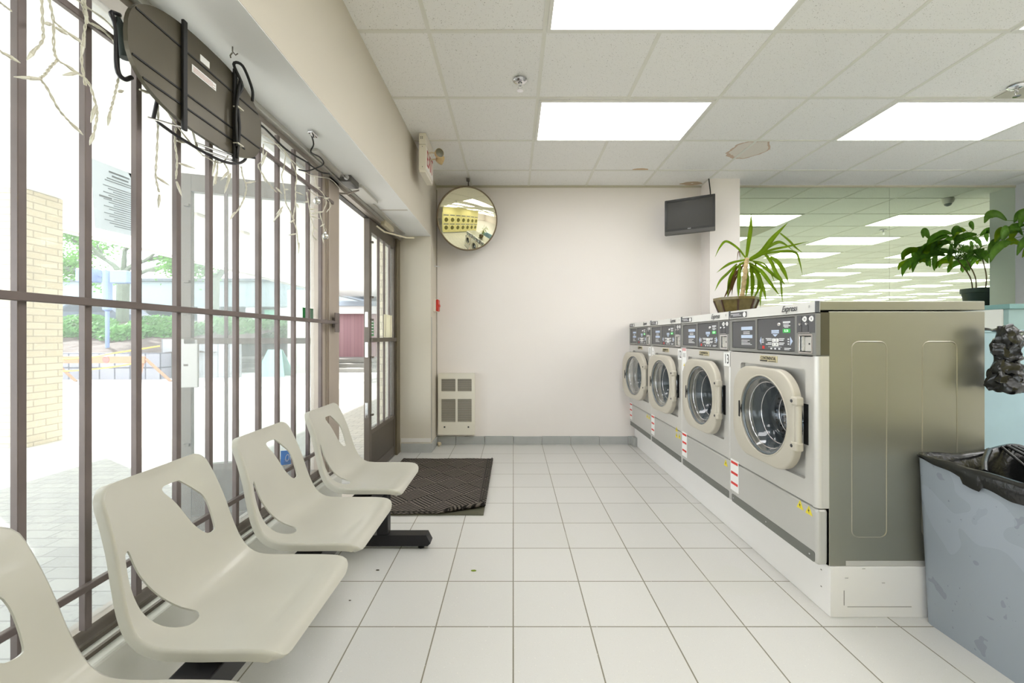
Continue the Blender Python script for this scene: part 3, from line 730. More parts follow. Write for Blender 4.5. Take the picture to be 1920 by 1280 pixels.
# ------------------------------------------------------------------ oval sign seen from behind
def oval_sign():
    X = -1.005; cy, cz, a, b_ = 1.372, 1.942, 0.288, 0.152
    t = thing('oval_sign', 'black oval shop sign seen from behind, hung inside above the window bars', 'hanging sign', (X, cy, cz))
    def se(k, sc=1.0, n=2.6):
        th = 2 * pi * k / 56; c_, s_ = cos(th), sin(th)
        return (cy + sc * a * math.copysign(abs(c_) ** (2 / n), c_), cz + sc * b_ * math.copysign(abs(s_) ** (2 / n), s_))
    out = [se(k) for k in range(56)]
    SG = M('sign_back_black', (90, 84, 70), 0.32, 0.35, var=0.1, vscale=7)
    obj('back_board', plate(bmesh.new(), out, [], 0.012, lambda u, v, q: Vector((X - 0.012 + q, u, v))), SG, t)
    g = bmesh.new()
    for dz in (0.075, -0.055, -0.098):
        hy = a * (1 - abs(dz / b_) ** 2.6) ** (1 / 2.6) - 0.004
        bx(g, X - 0.0005, X + 0.0025, cy - hy, cy + hy - (0.06 if dz < -0.09 else 0), cz + dz - 0.0025, cz + dz + 0.0025)
    obj('seam', g, CORD, t)
    for y in (1.262, 1.492): obj('strap', B(X + 0.003, X + 0.012, y - 0.008, y + 0.008, cz - 0.175, cz + 0.158, 0.002), CORD, t)
    obj('warning_label', B(X, X + 0.0015, 1.30, 1.405, cz + 0.028, cz + 0.052), STICK, t)
    obj('rating_label', B(X, X + 0.0015, 1.335, 1.375, cz + 0.085, cz + 0.106), STICK, t)
    ink = bmesh.new()
    for k in range(4): bx(ink, X + 0.0015, X + 0.002, 1.305, 1.40 - 0.01 * (k % 2), cz + 0.032 + 0.0045 * k, cz + 0.0335 + 0.0045 * k)
    obj('label_print', ink, M('label_ink', (190, 150, 140), 0.6), t)
    tubes = bmesh.new()
    XT = X - 0.05
    loop = [(XT, cy + 1.02 * (y - cy), z) for y, z in [se(k, 0.985) for k in range(56)]]
    low = [p for p in loop if p[2] < cz - 0.05 and p[1] > 1.21]; low.sort(key=lambda q: q[1])
    tube(tubes, [(X - 0.02, low[0][1], cz - 0.02)] + [(q[0], q[1], q[2] - 0.022) for q in low] + [(X - 0.02, low[-1][1] + 0.004, cz - 0.09)], 0.005, 8)
    tube(tubes, [(XT, 1.15, 1.858), (XT, 1.128, 1.840), (XT, 1.108, 1.856), (XT, 1.106, 1.960), (XT, 1.092, 1.990), (XT, 1.115, 2.003)], 0.006, 8, smooth=4)
    obj('neon_tube', tubes, M('tube_dark', (46, 44, 50), 0.3), t, smooth=True)
    ends = T([(X - 0.05, 1.11, 1.99), (X - 0.035, 1.108, 1.955), (X - 0.03, 1.112, 1.885)], [0.007, 0.011, 0.014], 10)
    obj('tube_end', ends, M('boot_green_black', (44, 54, 52), 0.5), t, smooth=40)
    for z in (cz - 0.15, cz - 0.165): obj('tube_support', T([(X - 0.06, 1.40, z), (X + 0.005, 1.50, z - 0.004)], 0.004, 8), CHROME, t)
    obj('tube_support', T([(X - 0.05, 1.20, cz - 0.168), (X + 0.008, 1.262, cz - 0.168)], 0.003, 6), CHROME, t)
    cords = bmesh.new()
    tube(cords, [(X + 0.014, 1.492, cz - 0.16), (X + 0.018, 1.50, cz - 0.05), (X + 0.016, 1.492, cz + 0.05), (X + 0.022, 1.51, cz + 0.11), (X + 0.014, 1.475, cz + 0.165), (X + 0.03, 1.50, cz + 0.175), (X + 0.035, 1.545, cz + 0.12), (X + 0.03, 1.555, cz + 0.08)], 0.005, 8, smooth=5)
    tube(cords, [(X + 0.017, 1.486, cz - 0.12), (X + 0.02, 1.478, cz), (X + 0.02, 1.50, cz + 0.12)], 0.005, 8, smooth=5)
    tube(cords, [(X - 0.02, cy + a, cz + 0.02), (XB + 0.04, 1.75, 2.03), (XB + 0.035, 1.95, 2.02), (XB + 0.03, 2.15, 2.045), (XB + 0.03, 2.30, 2.055), (XB + 0.03, 2.42, 2.09)], 0.0045, 6, smooth=5)
    obj('power_cord', cords, CORD, t, smooth=True)
    ties = bmesh.new()
    for z in (cz + 0.02, cz - 0.11): bx(ties, X + 0.008, X + 0.026, 1.48, 1.512, z - 0.002, z + 0.002)
    obj('cable_tie', ties, WIRE, t)
oval_sign()

# ------------------------------------------------------------------ icicle light strings on the grille
def light_string(label, main, drops):
    t = thing('icicle_lights', label, 'string lights', main[0], 'icicle light strings on the window bars')
    def P(p, x): return onX(p[0], p[1], x)
    def twisted(bm, pts):
        pts = catmull(pts, 8)
        for s in (0, pi):
            q = []
            for i, p in enumerate(pts):
                a = s + i * 0.9; q.append(p + Vector((cos(a), sin(a), 0)) * 0.0018)
            tube(bm, q, 0.0015, 5)
    g = bmesh.new(); twisted(g, [Vector(p) for p in main]); obj('main_wire', g, WIRE, t)
    for X, pts, bulbs in drops:
        g = bmesh.new(); P3 = [P(p, X) for p in pts]; twisted(g, P3); dw = obj('drop_wire', g, WIRE, t)
        for (p, q) in bulbs:
            a = P(p, X); b_ = P(q, X); m_ = a * 0.45 + b_ * 0.55
            g1 = T([a, a.lerp(b_, 0.45)], [0.0026, 0.0045], 8); g2 = T([a.lerp(b_, 0.45), a.lerp(b_, 0.7), b_], [0.0036, 0.003, 0.0008], 8)
            obj('bulb', [(g1, WIRE), (g2, BULB)], None, t, smooth=40)
X1, X2 = -1.055, -1.07
light_string('cream icicle light string drooping over the two nearest bars, top left',
    [(-1.06, 0.62, 1.96), (-1.06, 0.80, 1.965), (-1.06, 0.95, 1.955), (-1.06, 1.03, 1.96), (-1.06, 1.12, 1.95), (-1.05, 1.30, 1.80), (-1.06, 1.42, 1.76)],
    [(X1, [(76, -34), (78, 0), (80, 45), (80, 75), (62, 98)], [((66, 92), (50, 113)), ((96, 45), (82, 44))]),
     (X1, [(84, -34), (92, 0), (100, 40), (101, 90), (108, 112), (128, 125), (150, 140), (166, 155), (178, 190), (182, 215), (176, 250)], [((178, 200), (170, 230)), ((176, 250), (168, 272)), ((145, 137), (117, 141)), ((124, 122), (148, 140))]),
     (X1, [(108, 112), (95, 125), (84, 140), (76, 148), (88, 165), (110, 205), (130, 228), (140, 240)], [((76, 148), (26, 144)), ((132, 230), (156, 253))]),
     (X1, [(150, -36), (158, 0), (162, 30), (158, 60), (153, 110), (160, 160)], [((160, 20), (164, 45)), ((158, 70), (152, 110))]),
     (X1, [(100, 40), (125, 60), (150, 75)], [((128, 62), (156, 82)), ((105, 52), (128, 66))]),
     (X1, [(-80, -40), (-50, 40), (0, 95), (20, 108)], [((8, 100), (38, 118))]),
     (X1, [(-50, -36), (0, 5), (20, 20)], []),
     (X2, [(218, 100), (222, 140), (218, 165), (212, 190), (206, 212)], [((222, 172), (232, 170)), ((206, 212), (202, 236))]),
     (X2, [(150, -34), (155, 10), (165, 40), (190, 55), (215, 80), (222, 110)], [((172, 44), (200, 60))]),
     (X2, [(290, 170), (296, 200), (296, 240), (294, 290), (292, 330), (298, 360)], [((294, 332), (318, 348)), ((299, 365), (297, 390)), ((262, 168), (290, 178))]),
     (X2, [(330, 240), (328, 265), (332, 300), (330, 335)], [((332, 264), (352, 268)), ((336, 306), (366, 316)), ((331, 340), (341, 368))]),
     (X2, [(360, 240), (366, 265)], [((366, 265), (372, 285))])])
light_string('cream icicle light string past the oval sign, tangled at the mullion',
    [(-1.06, 1.42, 1.76), (-1.06, 1.52, 1.78), (-1.06, 1.62, 1.93), (-1.055, 1.78, 2.0), (-1.055, 1.95, 1.985), (-1.055, 2.15, 1.98), (-1.05, 2.38, 2.045), (-1.05, 2.52, 2.04)],
    [(X2, [(408, 300), (407, 325), (404, 345)], [((406, 325), (400, 348)), ((404, 300), (398, 330))]),
     (X2, [(420, 305), (428, 322), (426, 345)], [((428, 322), (414, 338)), ((427, 342), (421, 362)), ((432, 325), (428, 345))]),
     (X2, [(452, 312), (455, 330), (461, 345), (461, 360), (454, 380), (445, 395), (438, 402)], [((461, 343), (480, 340)), ((440, 398), (431, 412))]),
     (X2, [(494, 270), (492, 300), (484, 310), (494, 330), (505, 345), (518, 360)], [((518, 352), (530, 364)), ((492, 325), (498, 342)), ((500, 285), (490, 312))]),
     (X2, [(494, 265), (510, 270), (525, 272), (535, 285), (532, 315), (528, 330), (533, 355), (536, 380), (546, 400), (552, 420)], [((533, 355), (541, 355)), ((528, 395), (512, 416)), ((530, 388), (518, 402))]),
     (X2, [(525, 272), (545, 300), (556, 330), (554, 350), (554, 380), (550, 410), (556, 430), (558, 450), (560, 460)], [((552, 412), (543, 418)), ((556, 438), (541, 441)), ((561, 455), (559, 476)), ((556, 382), (560, 390)), ((556, 360), (570, 366))]),
     (X1, [(590, 330), (594, 350), (605, 362), (612, 378), (606, 395), (600, 400), (608, 430), (606, 440)], [((606, 397), (592, 398)), ((608, 420), (600, 425)), ((600, 352), (590, 350)), ((604, 440), (607, 456))]),
     (X1, [(578, 355), (590, 365), (612, 372), (620, 385), (612, 398)], [((578, 378), (570, 379)), ((608, 372), (618, 371))]),
     (X1, [(575, 360), (580, 390), (583, 408), (588, 425), (586, 440), (592, 450)], [((584, 405), (600, 410)), ((584, 400), (598, 400)), ((588, 425), (595, 434)), ((588, 444), (596, 450)), ((580, 392), (596, 392))])])
for k, (px, py, rr) in enumerate(((594, 377, 0.019), (610, 443, 0.018))):
    p = onX(px, py, -1.045)
    t = thing('glass_bauble', ['clear silvery bauble tangled in the light string at the mullion, the upper one', 'clear silvery bauble hanging at the end of the light string, the lower one'][k], 'bauble', p, 'baubles on the light string')
    g = bmesh.new(); bmesh.ops.create_uvsphere(g, u_segments=24, v_segments=16, radius=rr)
    for v in g.verts: v.co += p
    obj('ball', g, M('bauble_glass', (225, 225, 222), 0.05, 0.85), t, smooth=True)
    obj('cap', L([(0.006, 0), (0.006, 0.007), (0.002, 0.009)], p + Vector((0, 0, rr - 0.002)), n=12), CHROME, t)
    obj('hanging_loop', T([p + Vector((0, 0, rr + 0.006)), p + Vector((0.004, 0.004, rr + 0.016)), p + Vector((0, 0, rr + 0.03))], 0.001, 5), WIRE, t)

# ------------------------------------------------------------------ beam seating: four shells on one steel beam
PROF = [(-0.522, 0.402), (-0.530, 0.424), (-0.552, 0.437), (-0.60, 0.441), (-0.70, 0.441), (-0.78, 0.442), (-0.822, 0.450), (-0.852, 0.472), (-0.874, 0.512), (-0.893, 0.570), (-0.912, 0.640), (-0.935, 0.705), (-0.955, 0.752), (-0.968, 0.788)]
_pp = catmull([Vector((x, 0, z)) for x, z in PROF], 8)
_acc = [0.0]
for a, b_ in zip(_pp, _pp[1:]): _acc.append(_acc[-1] + (b_ - a).length)
TL = _acc[-1]
def prof_at(t):
    t = max(0.0, min(TL, t))
    for i in range(len(_acc) - 1):
        if t <= _acc[i + 1] or i == len(_acc) - 2:
            f = (t - _acc[i]) / max(1e-9, _acc[i + 1] - _acc[i]); p = _pp[i].lerp(_pp[i + 1], f)
            j0 = max(0, i - 1); j1 = min(len(_pp) - 1, i + 2); d = (_pp[j1] - _pp[j0]).normalized()
            return p, d
def t_of(x, z):
    best = min(range(len(_pp)), key=lambda i: (_pp[i].x - x) ** 2 + (_pp[i].z - z) ** 2); return _acc[best]
T_BEND = t_of(-0.852, 0.472)
def halfw(t):
    k = [(0.0, 0.198), (0.08, 0.203), (0.20, 0.205), (0.28, 0.203), (T_BEND, 0.196), (T_BEND + 0.10, 0.184), (T_BEND + 0.2, 0.174), (TL, 0.160)]
    for (a, wa), (b_, wb) in zip(k, k[1:]):
        if t <= b_: return wa + (wb - wa) * (t - a) / (b_ - a)
    return k[-1][1]
def shell(cy, parent):
    def mp(u, t, q):
        p, d = prof_at(t); n = Vector((d.z, 0, -d.x))      # points up / into the room
        if n.z < 0 and n.x < 0: n = -n
        if t < T_BEND * 0.9 and n.z < 0: n = -n
        s = abs(u) / halfw(t)
        if t < 0.10: ds = 0.002 + 0.016 * t / 0.10
        else: ds = 0.020
        if t > T_BEND + 0.12: ds = 0.020 - 0.006 * (t - T_BEND - 0.12) / max(0.01, TL - T_BEND - 0.12)
        off = -ds * (1 - min(1.0, s) ** 2.2)
        return Vector((p.x, cy + u, p.z)) + n * (off - q)
    # outline in (u, t)
    N = 44; r = 0.045
    side = []
    for i in range(N + 1):
        t = TL * i / N; wv = halfw(t)
        if t < r: wv -= r - math.sqrt(max(0, r * r - (r - t) ** 2))
        if TL - t < r: wv -= r - math.sqrt(max(0, r * r - (r - (TL - t)) ** 2))
        side.append((wv, t))
    for rr_ in (0.25, 0.5, 0.75):
        pass
    extra_t = [r * (1 - cos(pi / 2 * k / 5)) for k in range(1, 5)]
    side += [(halfw(t) - r + math.sqrt(r * r - (r - t) ** 2), t) for t in extra_t] + [(halfw(TL - t) - r + math.sqrt(r * r - (r - t) ** 2), TL - t) for t in extra_t]
    side.sort(key=lambda q: q[1])
    out = [(x, t) for x, t in side] + [(-x, t) for x, t in reversed(side)]
    C = 1.14
    up = [(1.140, -.94, .732), (1.150, -.945, .738), (1.190, -.945, .740), (1.203, -.94, .733), (1.232, -.935, .700), (1.255, -.925, .664), (1.263, -.915, .607), (1.264, -.90, .572), (1.258, -.90, .560), (1.245, -.90, .560), (1.229, -.90, .572), (1.196, -.905, .617), (1.166, -.925, .686), (1.143, -.94, .722)]
    lo = [(.986, -.905, .632), (.994, -.905, .632), (1.0015, -.895, .600), (1.015, -.88, .560), (1.040, -.872, .505), (1.064, -.852, .470), (1.084, -.815, .449), (1.062, -.80, .442), (1.030, -.80, .442), (1.006, -.825, .455), (.990, -.85, .478), (.980, -.87, .51), (.975, -.885, .545), (.975, -.895, .580), (.980, -.905, .62)]
    hs = []
    for h in (up, lo):
        q = [Vector((y - C, t_of(x, z), 0)) for y, x, z in h]; q = [(p.x, p.y) for p in catmull(q + [q[0]], 3)[:-1]]
        hs.append(q)
    extra = []
    nu, nt_ = 22, 52
    for j in range(1, nt_):
        t = TL * j / nt_
        for i in range(-nu, nu + 1):
            u = halfw(t) * i / nu * 0.97
            p = (u, t)
            if inside(p, out) and not any(inside(p, h) for h in hs):
                dmin = min(min((p[0] - a[0]) ** 2 + (p[1] - a[1]) ** 2 for a in lp) for lp in hs)
                if dmin > 0.005 ** 2: extra.append(p)
    g = plate(bmesh.new(), out, hs, 0.005, mp, extra)
    # rolled rim that gives the shell its thick edge
    rim = bmesh.new(); n = len(out)
    ring = []
    for i, (u, t) in enumerate(out):
        pu, pt = out[i - 1]; nu2, nt2 = out[(i + 1) % n]
        dx, dy = nu2 - pu, nt2 - pt; l = math.hypot(dx, dy) or 1; ox, oy = dy / l, -dx / l
        ring.append([mp(u + ox * a, t + oy * a, q) for a, q in ((0, 0), (0.0035, 0.002), (0.0055, 0.008), (0.0065, 0.024), (0.0035, 0.025), (0.001, 0.008), (-0.002, 0.005))])
    V = [[rim.verts.new(p) for p in r_] for r_ in ring]; m = len(V[0])
    for i in range(n):
        a, b2 = V[i], V[(i + 1) % n]
        for k in range(m): rim.faces.new((a[k], b2[k], b2[(k + 1) % m], a[(k + 1) % m]))
    bmesh.ops.recalc_face_normals(rim, faces=rim.faces)
    s = obj('seat_shell', [(g, PLAST), (rim, PLAST)], None, parent, smooth=50)
    br = B(-0.80, -0.60, cy - 0.06, cy + 0.06, 0.400, 0.414, 0.003)
    obj('mounting_plate', br, BLACK, s)
    return s
seat_centres = [0.645, 1.137, 1.617, 2.125]
t = thing('beam_seating', 'row of four moulded grey plastic waiting seats on a black steel beam along the window', 'waiting seats', (-0.72, 1.38, 0))
obj('beam', B(-0.75, -0.66, 0.42, 2.36, 0.335, 0.400, 0.004), BLACK, t)
for cy in seat_centres: shell(cy, t)
for y in (0.86, 2.265):
    g = B(-0.735, -0.675, y - 0.028, y + 0.028, 0.075, 0.336, 0.004)
    pd = obj('pedestal', g, BLACK, t)
    ft = prism(bmesh.new(), [(-0.98, 0.018), (-0.46, 0.018), (-0.445, 0.032), (-0.468, 0.076), (-0.98, 0.076)], 0.062, lambda u, v, q: Vector((u, y - 0.031 + q, v)))
    obj('foot', ft, BLACK, pd)
    for x in (-0.50, -0.93): obj('leveller', L([(0.016, 0), (0.017, 0.010), (0.008, 0.019)], (x, y - 0.005, 0), n=14, cap0=True), RUBBER, pd)

# ------------------------------------------------------------------ door mat with a folded corner, second mat beneath
MAT = bpy.data.materials.new('mat_ribbed_charcoal'); MAT.use_nodes = True
nt = MAT.node_tree; b_ = nt.nodes['Principled BSDF']; b_.inputs['Roughness'].default_value = 0.85
geo = nt.nodes.new('ShaderNodeNewGeometry'); vr = nt.nodes.new('ShaderNodeVectorRotate'); vr.rotation_type = 'Z_AXIS'; vr.inputs['Angle'].default_value = radians(45)
nt.links.new(geo.outputs['Position'], vr.inputs['Vector']); sp = nt.nodes.new('ShaderNodeSeparateXYZ'); nt.links.new(vr.outputs[0], sp.inputs[0])
cell = 0.168
ix = mathn(nt, 'FLOOR', mathn(nt, 'DIVIDE', sp.outputs['X'], cell)); iy = mathn(nt, 'FLOOR', mathn(nt, 'DIVIDE', sp.outputs['Y'], cell))
par = mathn(nt, 'ABSOLUTE', mathn(nt, 'MODULO', mathn(nt, 'ADD', ix, iy), 2.0))
sx = mathn(nt, 'SINE', mathn(nt, 'MULTIPLY', sp.outputs['X'], 2 * pi / 0.024)); sy = mathn(nt, 'SINE', mathn(nt, 'MULTIPLY', sp.outputs['Y'], 2 * pi / 0.024))
rib = mathn(nt, 'ADD', mathn(nt, 'MULTIPLY', sx, par), mathn(nt, 'MULTIPLY', sy, mathn(nt, 'SUBTRACT', 1.0, par)))
nz = nt.nodes.new('ShaderNodeTexNoise'); nz.inputs['Scale'].default_value = 40; nt.links.new(geo.outputs['Position'], nz.inputs['Vector'])
rp = nt.nodes.new('ShaderNodeValToRGB'); rp.color_ramp.elements[0].position = 0.30; rp.color_ramp.elements[0].color = srgb(48, 44, 41); rp.color_ramp.elements[1].position = 0.62; rp.color_ramp.elements[1].color = srgb(148, 138, 128)
nt.links.new(mathn(nt, 'MULTIPLY', mathn(nt, 'MULTIPLY_ADD', rib, 0.5, 0.5), mathn(nt, 'MULTIPLY_ADD', nz.outputs['Fac'], 0.8, 0.6)), rp.inputs[0])
n3 = nt.nodes.new('ShaderNodeTexNoise'); n3.inputs['Scale'].default_value = 110; nt.links.new(geo.outputs['Position'], n3.inputs['Vector'])
mx = nt.nodes.new('ShaderNodeMix'); mx.data_type = 'RGBA'; nt.links.new(mathn(nt, 'MULTIPLY', mathn(nt, 'GREATER_THAN', n3.outputs['Fac'], 0.735), 0.8), mx.inputs[0]); nt.links.new(rp.outputs[0], mx.inputs[6]); mx.inputs[7].default_value = srgb(190, 182, 172)
nt.links.new(mx.outputs[2], b_.inputs['Base Color'])
bp = nt.nodes.new('ShaderNodeBump'); bp.inputs['Distance'].default_value = 0.003; bp.inputs['Strength'].default_value = 0.8; nt.links.new(rib, bp.inputs['Height']); nt.links.new(bp.outputs['Normal'], b_.inputs['Normal'])
MATB = M('mat_rubber_edge', (64, 62, 56), 0.7, var=0.15, vscale=30)
def mat_thing():
    x0, x1, y0, y1 = -1.02, -0.185, 2.655, 3.86
    t = thing('door_mat', 'dark ribbed door mat by the entrance, its near right corner curled over', 'door mat', (-0.6, 3.25, 0.0))
    g = bmesh.new(); NX, NY = 60, 80; fold = 0.17; V = {}
    c = Vector((x1, y0)); dd = Vector((1, -1)).normalized()
    for j in range(NY + 1):
        for i in range(NX + 1):
            x = x0 + (x1 - x0) * i / NX; y = y0 + (y1 - y0) * j / NY
            # corner coordinate: distance past the fold line
            s = fold - ((x1 - x) * 0.55 + (y - y0) * 1.35)
            z = 0.016; xx, yy = x, y
            if s > 0:
                R_ = 0.016; a = min(s / R_, 2.6 * pi); Rr = R_ * (1 - 0.05 * a)
                nrm = Vector((0.38, -0.92)); 
                base = Vector((x, y)) - nrm * s * 0.62
                q = base + nrm * Rr * sin(a) ; z = 0.016 + Rr * (1 - cos(a)); xx, yy = q.x, q.y
            else:
                yy += 0.004 * sin(x * 11) + 0.003 * sin(x * 29) if j in (0, NY) else 0
                z += 0.002 * sin(x * 17) * sin(y * 13)
            V[i, j] = g.verts.new((xx, yy, z))
    for j in range(NY):
        for i in range(NX): g.faces.new((V[i, j], V[i + 1, j], V[i + 1, j + 1], V[i, j + 1]))
    bmesh.ops.solidify(g, geom=g.faces[:], thickness=0.005)
    obj('mat_sheet', g, MAT, t, smooth=40)
    e = bmesh.new()
    tube(e, [(x1 - 0.012, y1, 0.020), (x1 - 0.010, 3.2, 0.020), (x1 - 0.012, y0 + 0.15, 0.020)], 0.0045, 6)
    tube(e, [(x1 - 0.045, y1 - 0.02, 0.019), (x1 - 0.045, y0 + 0.16, 0.019)], 0.004, 6); tube(e, [(x1 - 0.028, y1 - 0.02, 0.018), (x1 - 0.028, y0 + 0.155, 0.018)], 0.003, 6)
    tube(e, [(x0, y0 + 0.02, 0.018), (x1 - 0.30, y0 + 0.02, 0.018)], 0.003, 6)
    obj('border_rib', e, MATB, t)
mat_thing()
g = B(-1.0, -0.19, 2.66, 3.84, 0.0, 0.008, 0.002)
for k in range(2): bx(g, -0.9, -0.205 - 0.02 * k, 2.668 + 0.014 * k, 2.672 + 0.014 * k, 0.006, 0.0095)
tag(obj('under_mat', g, M('under_mat_olive', (92, 90, 74), 0.7, var=0.1)), 'thin olive grey mat lying under the ribbed mat, showing at its curled corner', 'door mat')

# ------------------------------------------------------------------ plinth and washers
g = B(1.291, 1.995, 1.693, BACK, 0, 0.204, 0.002)
pl = struct('trim_12', g, M('plinth_white', (240, 238, 236), 0.45, var=0.02, vscale=3))
g = bmesh.new()
for (x, z) in ((1.35, 0.16), (1.42, 0.198), (1.50, 0.14)): bx(g, x, x + 0.012, 1.6915, 1.6932, z, z + 0.0015)
bx(g, 1.345, 1.347, 1.6915, 1.6932, 0.05, 0.11); bx(g, 1.36, 1.62, 1.6915, 1.6932, 0.043, 0.0445)
for z in (0.165, 0.095): bx(g, 1.2895, 1.2915, 1.74, 1.746, z, z + 0.004)
obj('scratch', g, M('scratch_grey', (150, 146, 140), 0.6), pl)
FX = 1.243; WW = 0.682; Y00 = 1.700; PZ = 0.204
DRUM = M('drum_steel', (206, 212, 220), 0.16, 0.95, bump=0.05, bscale=20)
GLASS = bpy.data.materials.new('door_bowl_glass'); GLASS.use_nodes = True
nt = GLASS.node_tree; nt.nodes.clear(); out = nt.nodes.new('ShaderNodeOutputMaterial'); trn = nt.nodes.new('ShaderNodeBsdfTransparent'); trn.inputs[0].default_value = (0.92, 0.95, 0.96, 1)
gls = nt.nodes.new('ShaderNodeBsdfGlossy'); gls.inputs['Roughness'].default_value = 0.03; lw = nt.nodes.new('ShaderNodeLayerWeight'); lw.inputs['Blend'].default_value = 0.55
ms = nt.nodes.new('ShaderNodeMixShader'); nt.links.new(mathn(nt, 'MULTIPLY_ADD', mathn(nt, 'POWER', lw.outputs['Facing'], 2.0), 0.55, 0.05), ms.inputs[0]); nt.links.new(trn.outputs[0], ms.inputs[1]); nt.links.new(gls.outputs[0], ms.inputs[2]); nt.links.new(ms.outputs[0], out.inputs[0])
GASK = M('gasket_grey', (104, 112, 118), 0.25)
INKD = M('perforation_dark', (26, 28, 32), 0.6)
SIDEM = M('washer_side_steel', (160, 160, 148), 0.32, 0.65, var=0.04, vscale=3)

def face_box(y0, y1, z0, z1, d0=-0.001, d1=0.0005, x=FX):
    """thin plate on a washer front: d0 out of the front plane, d1 into it"""
    return B(x + d0, x + d1, y0, y1, z0, z1)

def washer(y0, label, number, ajar, stickers, near=False):
    y1 = y0 + WW; yc = y0 + WW / 2
    t = thing('washing_machine', label, 'washing machine', (FX + 0.35, yc, PZ), 'coin washers on the white plinth')
    gap = 0.0015
    body = B(FX + 0.048, 1.930, y0 + gap, y1 - gap, PZ, 1.246, 0.003)
    bmesh.ops.delete(body, geom=[f for f in body.faces if f.calc_center_median().x < FX + 0.0485], context='FACES')
    obj('cabinet', body, SIDEM, t)
    rg = bmesh.new()
    for xa, xb in ((1.385, 1.527), (1.673, 1.815)):
        lp = rrect((xa + xb) / 2, 0.722, (xb - xa) / 2, 0.40, 0.028, 5)
        tube(rg, [(u, y0 + gap + 0.0008, v) for u, v in lp], 0.0028, 6, closed=True)
    obj('pressed_rib', rg, M('side_rib', (176, 172, 158), 0.3, 0.65), t)
    obj('base_rail', B(1.36, 1.93, y0 + 0.0002, y0 + gap + 0.001, PZ + 0.001, PZ + 0.022, 0.001), STEEL, t)
    # front: upper panel with rectangular recess, lower service panel
    def mpf(u, v, q): return Vector((FX + q, u, v))
    fy0, fy1 = y0 + gap, y1 - gap
    up = plate(bmesh.new(), rrect((fy0 + 0.019 + fy1) / 2, 0.7505, (fy1 - fy0 - 0.019) / 2, 0.3085, 0.004, 2), [rrect(y0 + 0.321, 0.769, 0.251, 0.234, 0.012, 3)], 0.046, mpf)
    e = [ed for ed in up.edges if abs(ed.verts[0].co.x - FX) < 1e-5 and abs(ed.verts[1].co.x - FX) < 1e-5 and (abs(ed.verts[0].co.y - fy0) < 0.002 and abs(ed.verts[1].co.y - fy0) < 0.002)]
    obj('front_panel', up, STEEL, t)
    obj('edge_trim', [(T([(FX + 0.0195, fy0 + 0.0195, 0.439), (FX + 0.0195, fy0 + 0.0195, 1.062)], 0.0195, 20), STEEL), (B(FX + 0.02, FX + 0.0495, fy0 + 0.0006, fy0 + 0.021, 0.439, 1.062), STEEL)], None, t, smooth=40)
    rec = plate(bmesh.new(), rrect(y0 + 0.321, 0.769, 0.2505, 0.2335, 0.004, 2), [circ(y0 + 0.310, 0.766, 0.198, 40)], 0.010, lambda u, v, q: Vector((FX + 0.022 + q, u, v)))
    obj('recess_panel', rec, STEEL, t)
    lo_ = B(FX, FX + 0.047, fy0, fy1, PZ + 0.001, 0.436, 0.014, 4); obj('service_panel', lo_, M('service_panel_silver', (200, 199, 195), 0.36, 0.35), t)
    ks = prism(bmesh.new(), rrect(yc - 0.003, 0.2335, 0.324, 0.0215, 0.008, 3), 0.003, lambda u, v, q: Vector((FX - 0.002 + q, u, v)))
    ksp = obj('kick_strip', ks, M('kick_strip_grey', (116, 117, 112), 0.45, 0.2), t)
    for yy in (y0 + 0.04, yc, y1 - 0.04): obj('screw', L([(0.0003, -0.0045), (0.004, -0.004), (0.0045, -0.001)], (FX, yy, 0.235), 'X', n=10), CHROME, ksp)
    # control fascia
    P1 = FX - 0.004
    hdr = plate(bmesh.new(), rrect(yc, 1.1515, WW / 2 - gap, 0.0875, 0.004, 2),
                [rrect(y0 + 0.5415, 1.1535, 0.1135, 0.073, 0.006, 3), rrect(y0 + 0.272, 1.1535, 0.142, 0.078, 0.006, 3), rrect(y0 + 0.062, 1.112, 0.040, 0.038, 0.006, 3)], 0.02, lambda u, v, q: Vector((P1 + q, u, v)))
    bx(hdr, P1 + 0.0198, FX + 0.05, fy0, fy1, 1.064, 1.239)
    hd = obj('control_fascia', hdr, GREYP, t)
    obj('fascia_side', B(FX + 0.014, FX + 0.05, fy0 - 0.0006, fy0 + 0.002, 1.066, 1.2415), M('fascia_side_olive', (84, 80, 60), 0.5), t)
    bl = [(face_box(y0 + 0.43, y0 + 0.653, 1.083, 1.224, -0.001, 0.0155), DARKP)]
    for z0, z1, a, b2, mt in ((1.178, 1.196, 0.46, 0.565, INKB), (1.135, 1.152, 0.46, 0.565, INKB), (1.166, 1.1695, 0.485, 0.545, INKW), (1.157, 1.1605, 0.485, 0.545, INKW), (1.123, 1.126, 0.485, 0.563, INKW), (1.115, 1.118, 0.505, 0.563, INKW), (1.107, 1.110, 0.48, 0.563, INKW), (1.100, 1.103, 0.465, 0.563, INKW)):
        bl.append((face_box(y0 + a, y0 + b2, z0, z1, -0.0018, -0.0009), mt))
    obj('instruction_plate', bl, None, t)
    cp = [(face_box(y0 + 0.132, y0 + 0.412, 1.078, 1.229, -0.001, 0.0155), DARKP)]
    def ink(a, b2, z0, z1, mt=INKW, dz=0.0): cp.append((face_box(y0 + a, y0 + b2, z0, z1, -0.0018, -0.0009), mt))
    ink(0.165, 0.215, 1.205, 1.212); ink(0.175, 0.212, 1.198, 1.201); ink(0.165, 0.212, 1.190, 1.194); ink(0.178, 0.205, 1.184, 1.187)
    ink(0.244, 0.300, 1.166, 1.174, INKB); ink(0.244, 0.300, 1.158, 1.164, INKB)
    tri = lambda pts, mt: cp.append((prism(bmesh.new(), [(y0 + a, z) for a, z in pts], 0.0009, lambda u, v, q: Vector((FX - 0.0018 + q, u, v))), mt))
